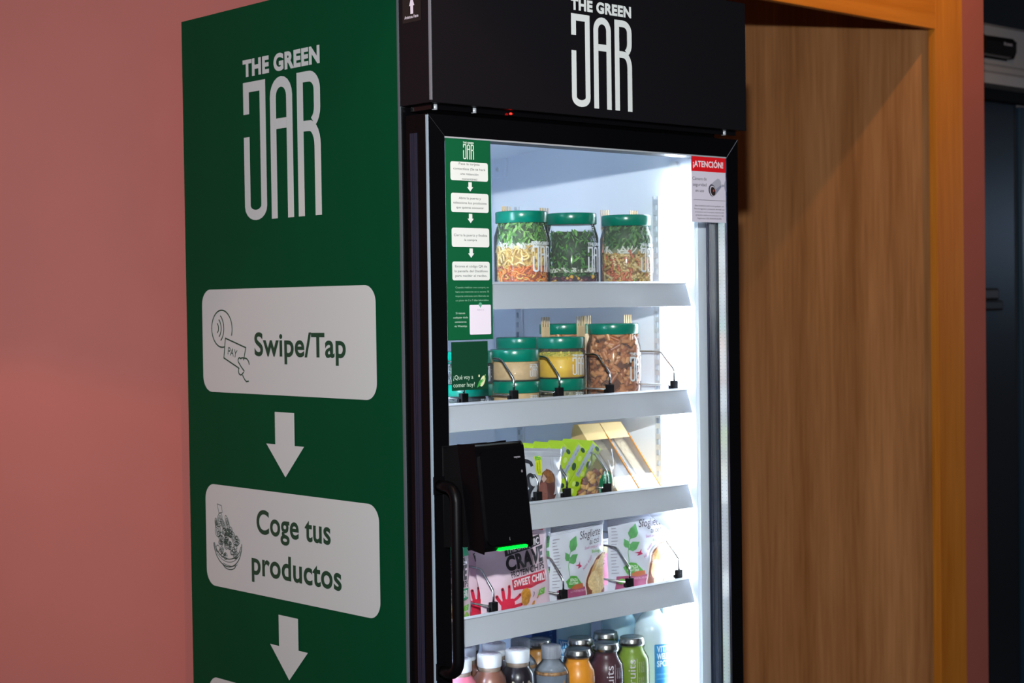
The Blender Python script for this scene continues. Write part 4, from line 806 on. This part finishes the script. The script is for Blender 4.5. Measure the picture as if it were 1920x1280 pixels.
def smoothie(label, x, y, col, txt='fruits', ph=12):
    B = thing('smoothie_bottle', label, 'bottle', (x, y, z5), group='silver-lidded smoothie bottles'); H_ = 0.933 - z5
    liq = M(col, 0.35, noise=0.08, nscale=120)
    m = MB(); m.lathe([(0.024, 0.002), (0.0278, 0.006), (0.0278, 0.100), (0.0265, 0.112), (0.021, 0.122), (0.0185, 0.128), (0.0185, 0.131)], liq, n=36); m.build('smoothie', B)
    m = MB(); m.lathe([(0.026, 0), (0.0292, 0.004), (0.0292, 0.100), (0.028, 0.113), (0.0225, 0.123), (0.0195, 0.128), (0.0195, H_ - 0.010)], MAT['petg'], n=40); m.build('glass_body', B)
    m = MB(); m.lathe([(0.0210, H_ - 0.0135), (0.0222, H_ - 0.0125), (0.0222, H_ - 0.008), (0.0208, H_ - 0.004), (0.0205, H_ - 0.001), (0.019, H_), (0.012, H_ - 0.0008), (0, H_ - 0.0008)], M('#b4b6b2', 0.25, metal=1.0, noise=0.25, nscale=60), n=36); m.build('lid', B)
    a = Art()
    if txt:
        a.text(txt, 0.004, 0.066, 0.0125, '#d9d4dc', w=0.048, rot=90); a.rect(0.0066, 0.020, 0.0072, 0.116, '#d9d4dc')
        for i in range(9): a.text(('Lorem', 'vitamina', '250 ml')[i % 3] if False else ('vitamina C', 'sin azúcar', '250 ml')[i % 3], 0.0115 + (i % 3) * 0.004, 0.040 + (i // 3) * 0.026, 0.0024, '#c9c4cc', w=0.018, rot=90)
    a2 = a
    for i in range(7): a2.rect(-0.024 + i * 0.0016, 0.02, -0.0234 + i * 0.0016, 0.088, '#c4a070' if col == '#f09c08' else '#8f8a7c') if not txt or col == '#f09c08' else None
    if a2.L: a2.build('lettering', B, on_cyl(0, 0, 0.0292, PH + ph), maxlen=0.006)
smoothie('orange smoothie bottle in the front row', 0.411, 0.127, '#f09c08', None); smoothie('dark purple smoothie bottle in the front row', 0.4775, 0.127, '#4a1428'); smoothie('green smoothie bottle in the front row beside the sports drink', 0.5435, 0.130, '#86a42c', ph=-2)
smoothie('amber smoothie bottle behind the clear water bottle', 0.421, 0.231, '#a8701c', None); smoothie('purple smoothie bottle behind the orange one', 0.478, 0.189, '#4a1428'); smoothie('green smoothie bottle behind the dark purple one', 0.5435, 0.192, '#86a84c')
def sport(label, x, y, col, lit, txt, ph):
    B = thing('sports_drink_bottle', label, 'bottle', (x, y, z5), group='large pale sports drink bottles'); H_ = 0.990 - z5
    m = MB(); m.lathe([(0.026, 0), (0.0305, 0.005), (0.0305, 0.152), (0.029, 0.161), (0.022, 0.173), (0.0145, 0.181), (0.0125, 0.188)], M(col, 0.25, coat=0.4, noise=0.04, nscale=10), n=40); m.build('bottle_body', B)
    m = MB(); m.lathe([(0.0138, H_ - 0.0185), (0.0142, H_ - 0.0175), (0.0142, H_ - 0.002), (0.0130, H_), (0, H_)], M(lit, 0.4), n=30); m.build('cap', B)
    a = Art(); a.rrect(-0.020, 0.01, 0.034, 0.130, 0.002, '#1f86c4')
    if txt:
        for i, t in enumerate(('VITAMIN', 'WELL', 'SPORT')): a.text(t, -0.016, 0.117 - i * 0.0125, 0.0095, '#d4ecf6', w=(0.042, 0.023, 0.031)[i], bold=0.04)
        for i in range(9): a.rect(-0.016, 0.014 + i * 0.008, 0.018, 0.0155 + i * 0.008, '#5fb4e0')
    a.build('label', B, on_cyl(0, 0, 0.0305, ph), maxlen=0.005)
sport('large pale sports drink with yellow cap by the light bar', 0.603, 0.138, '#cfe2e8', '#e6e01c', True, PH + 38)
sport('pale blue sports drink bottle behind the green smoothies', 0.596, 0.212, '#a9cddc', '#dfe6e6', True, PH - 30); sport('pale blue sports drink bottle behind the purple smoothies', 0.535, 0.262, '#a0c4cf', '#dfe6e6', True, PH - 25)
B = thing('drink_carton', 'dark blue drink carton at the back of the fifth shelf', 'carton', (0.52, 0.34, z5))
m = MB(); m.box(-0.03, 0.03, -0.02, 0.03, 0.0005, 0.175, M('#123c7c', 0.4)); m.build('carton', B, bevel=0.002); a = Art(); a.text('agua', 0.018, 0.09, 0.010, '#4f78ac', w=0.05, rot=90); a.build('lettering', B, on_y(-0.02))
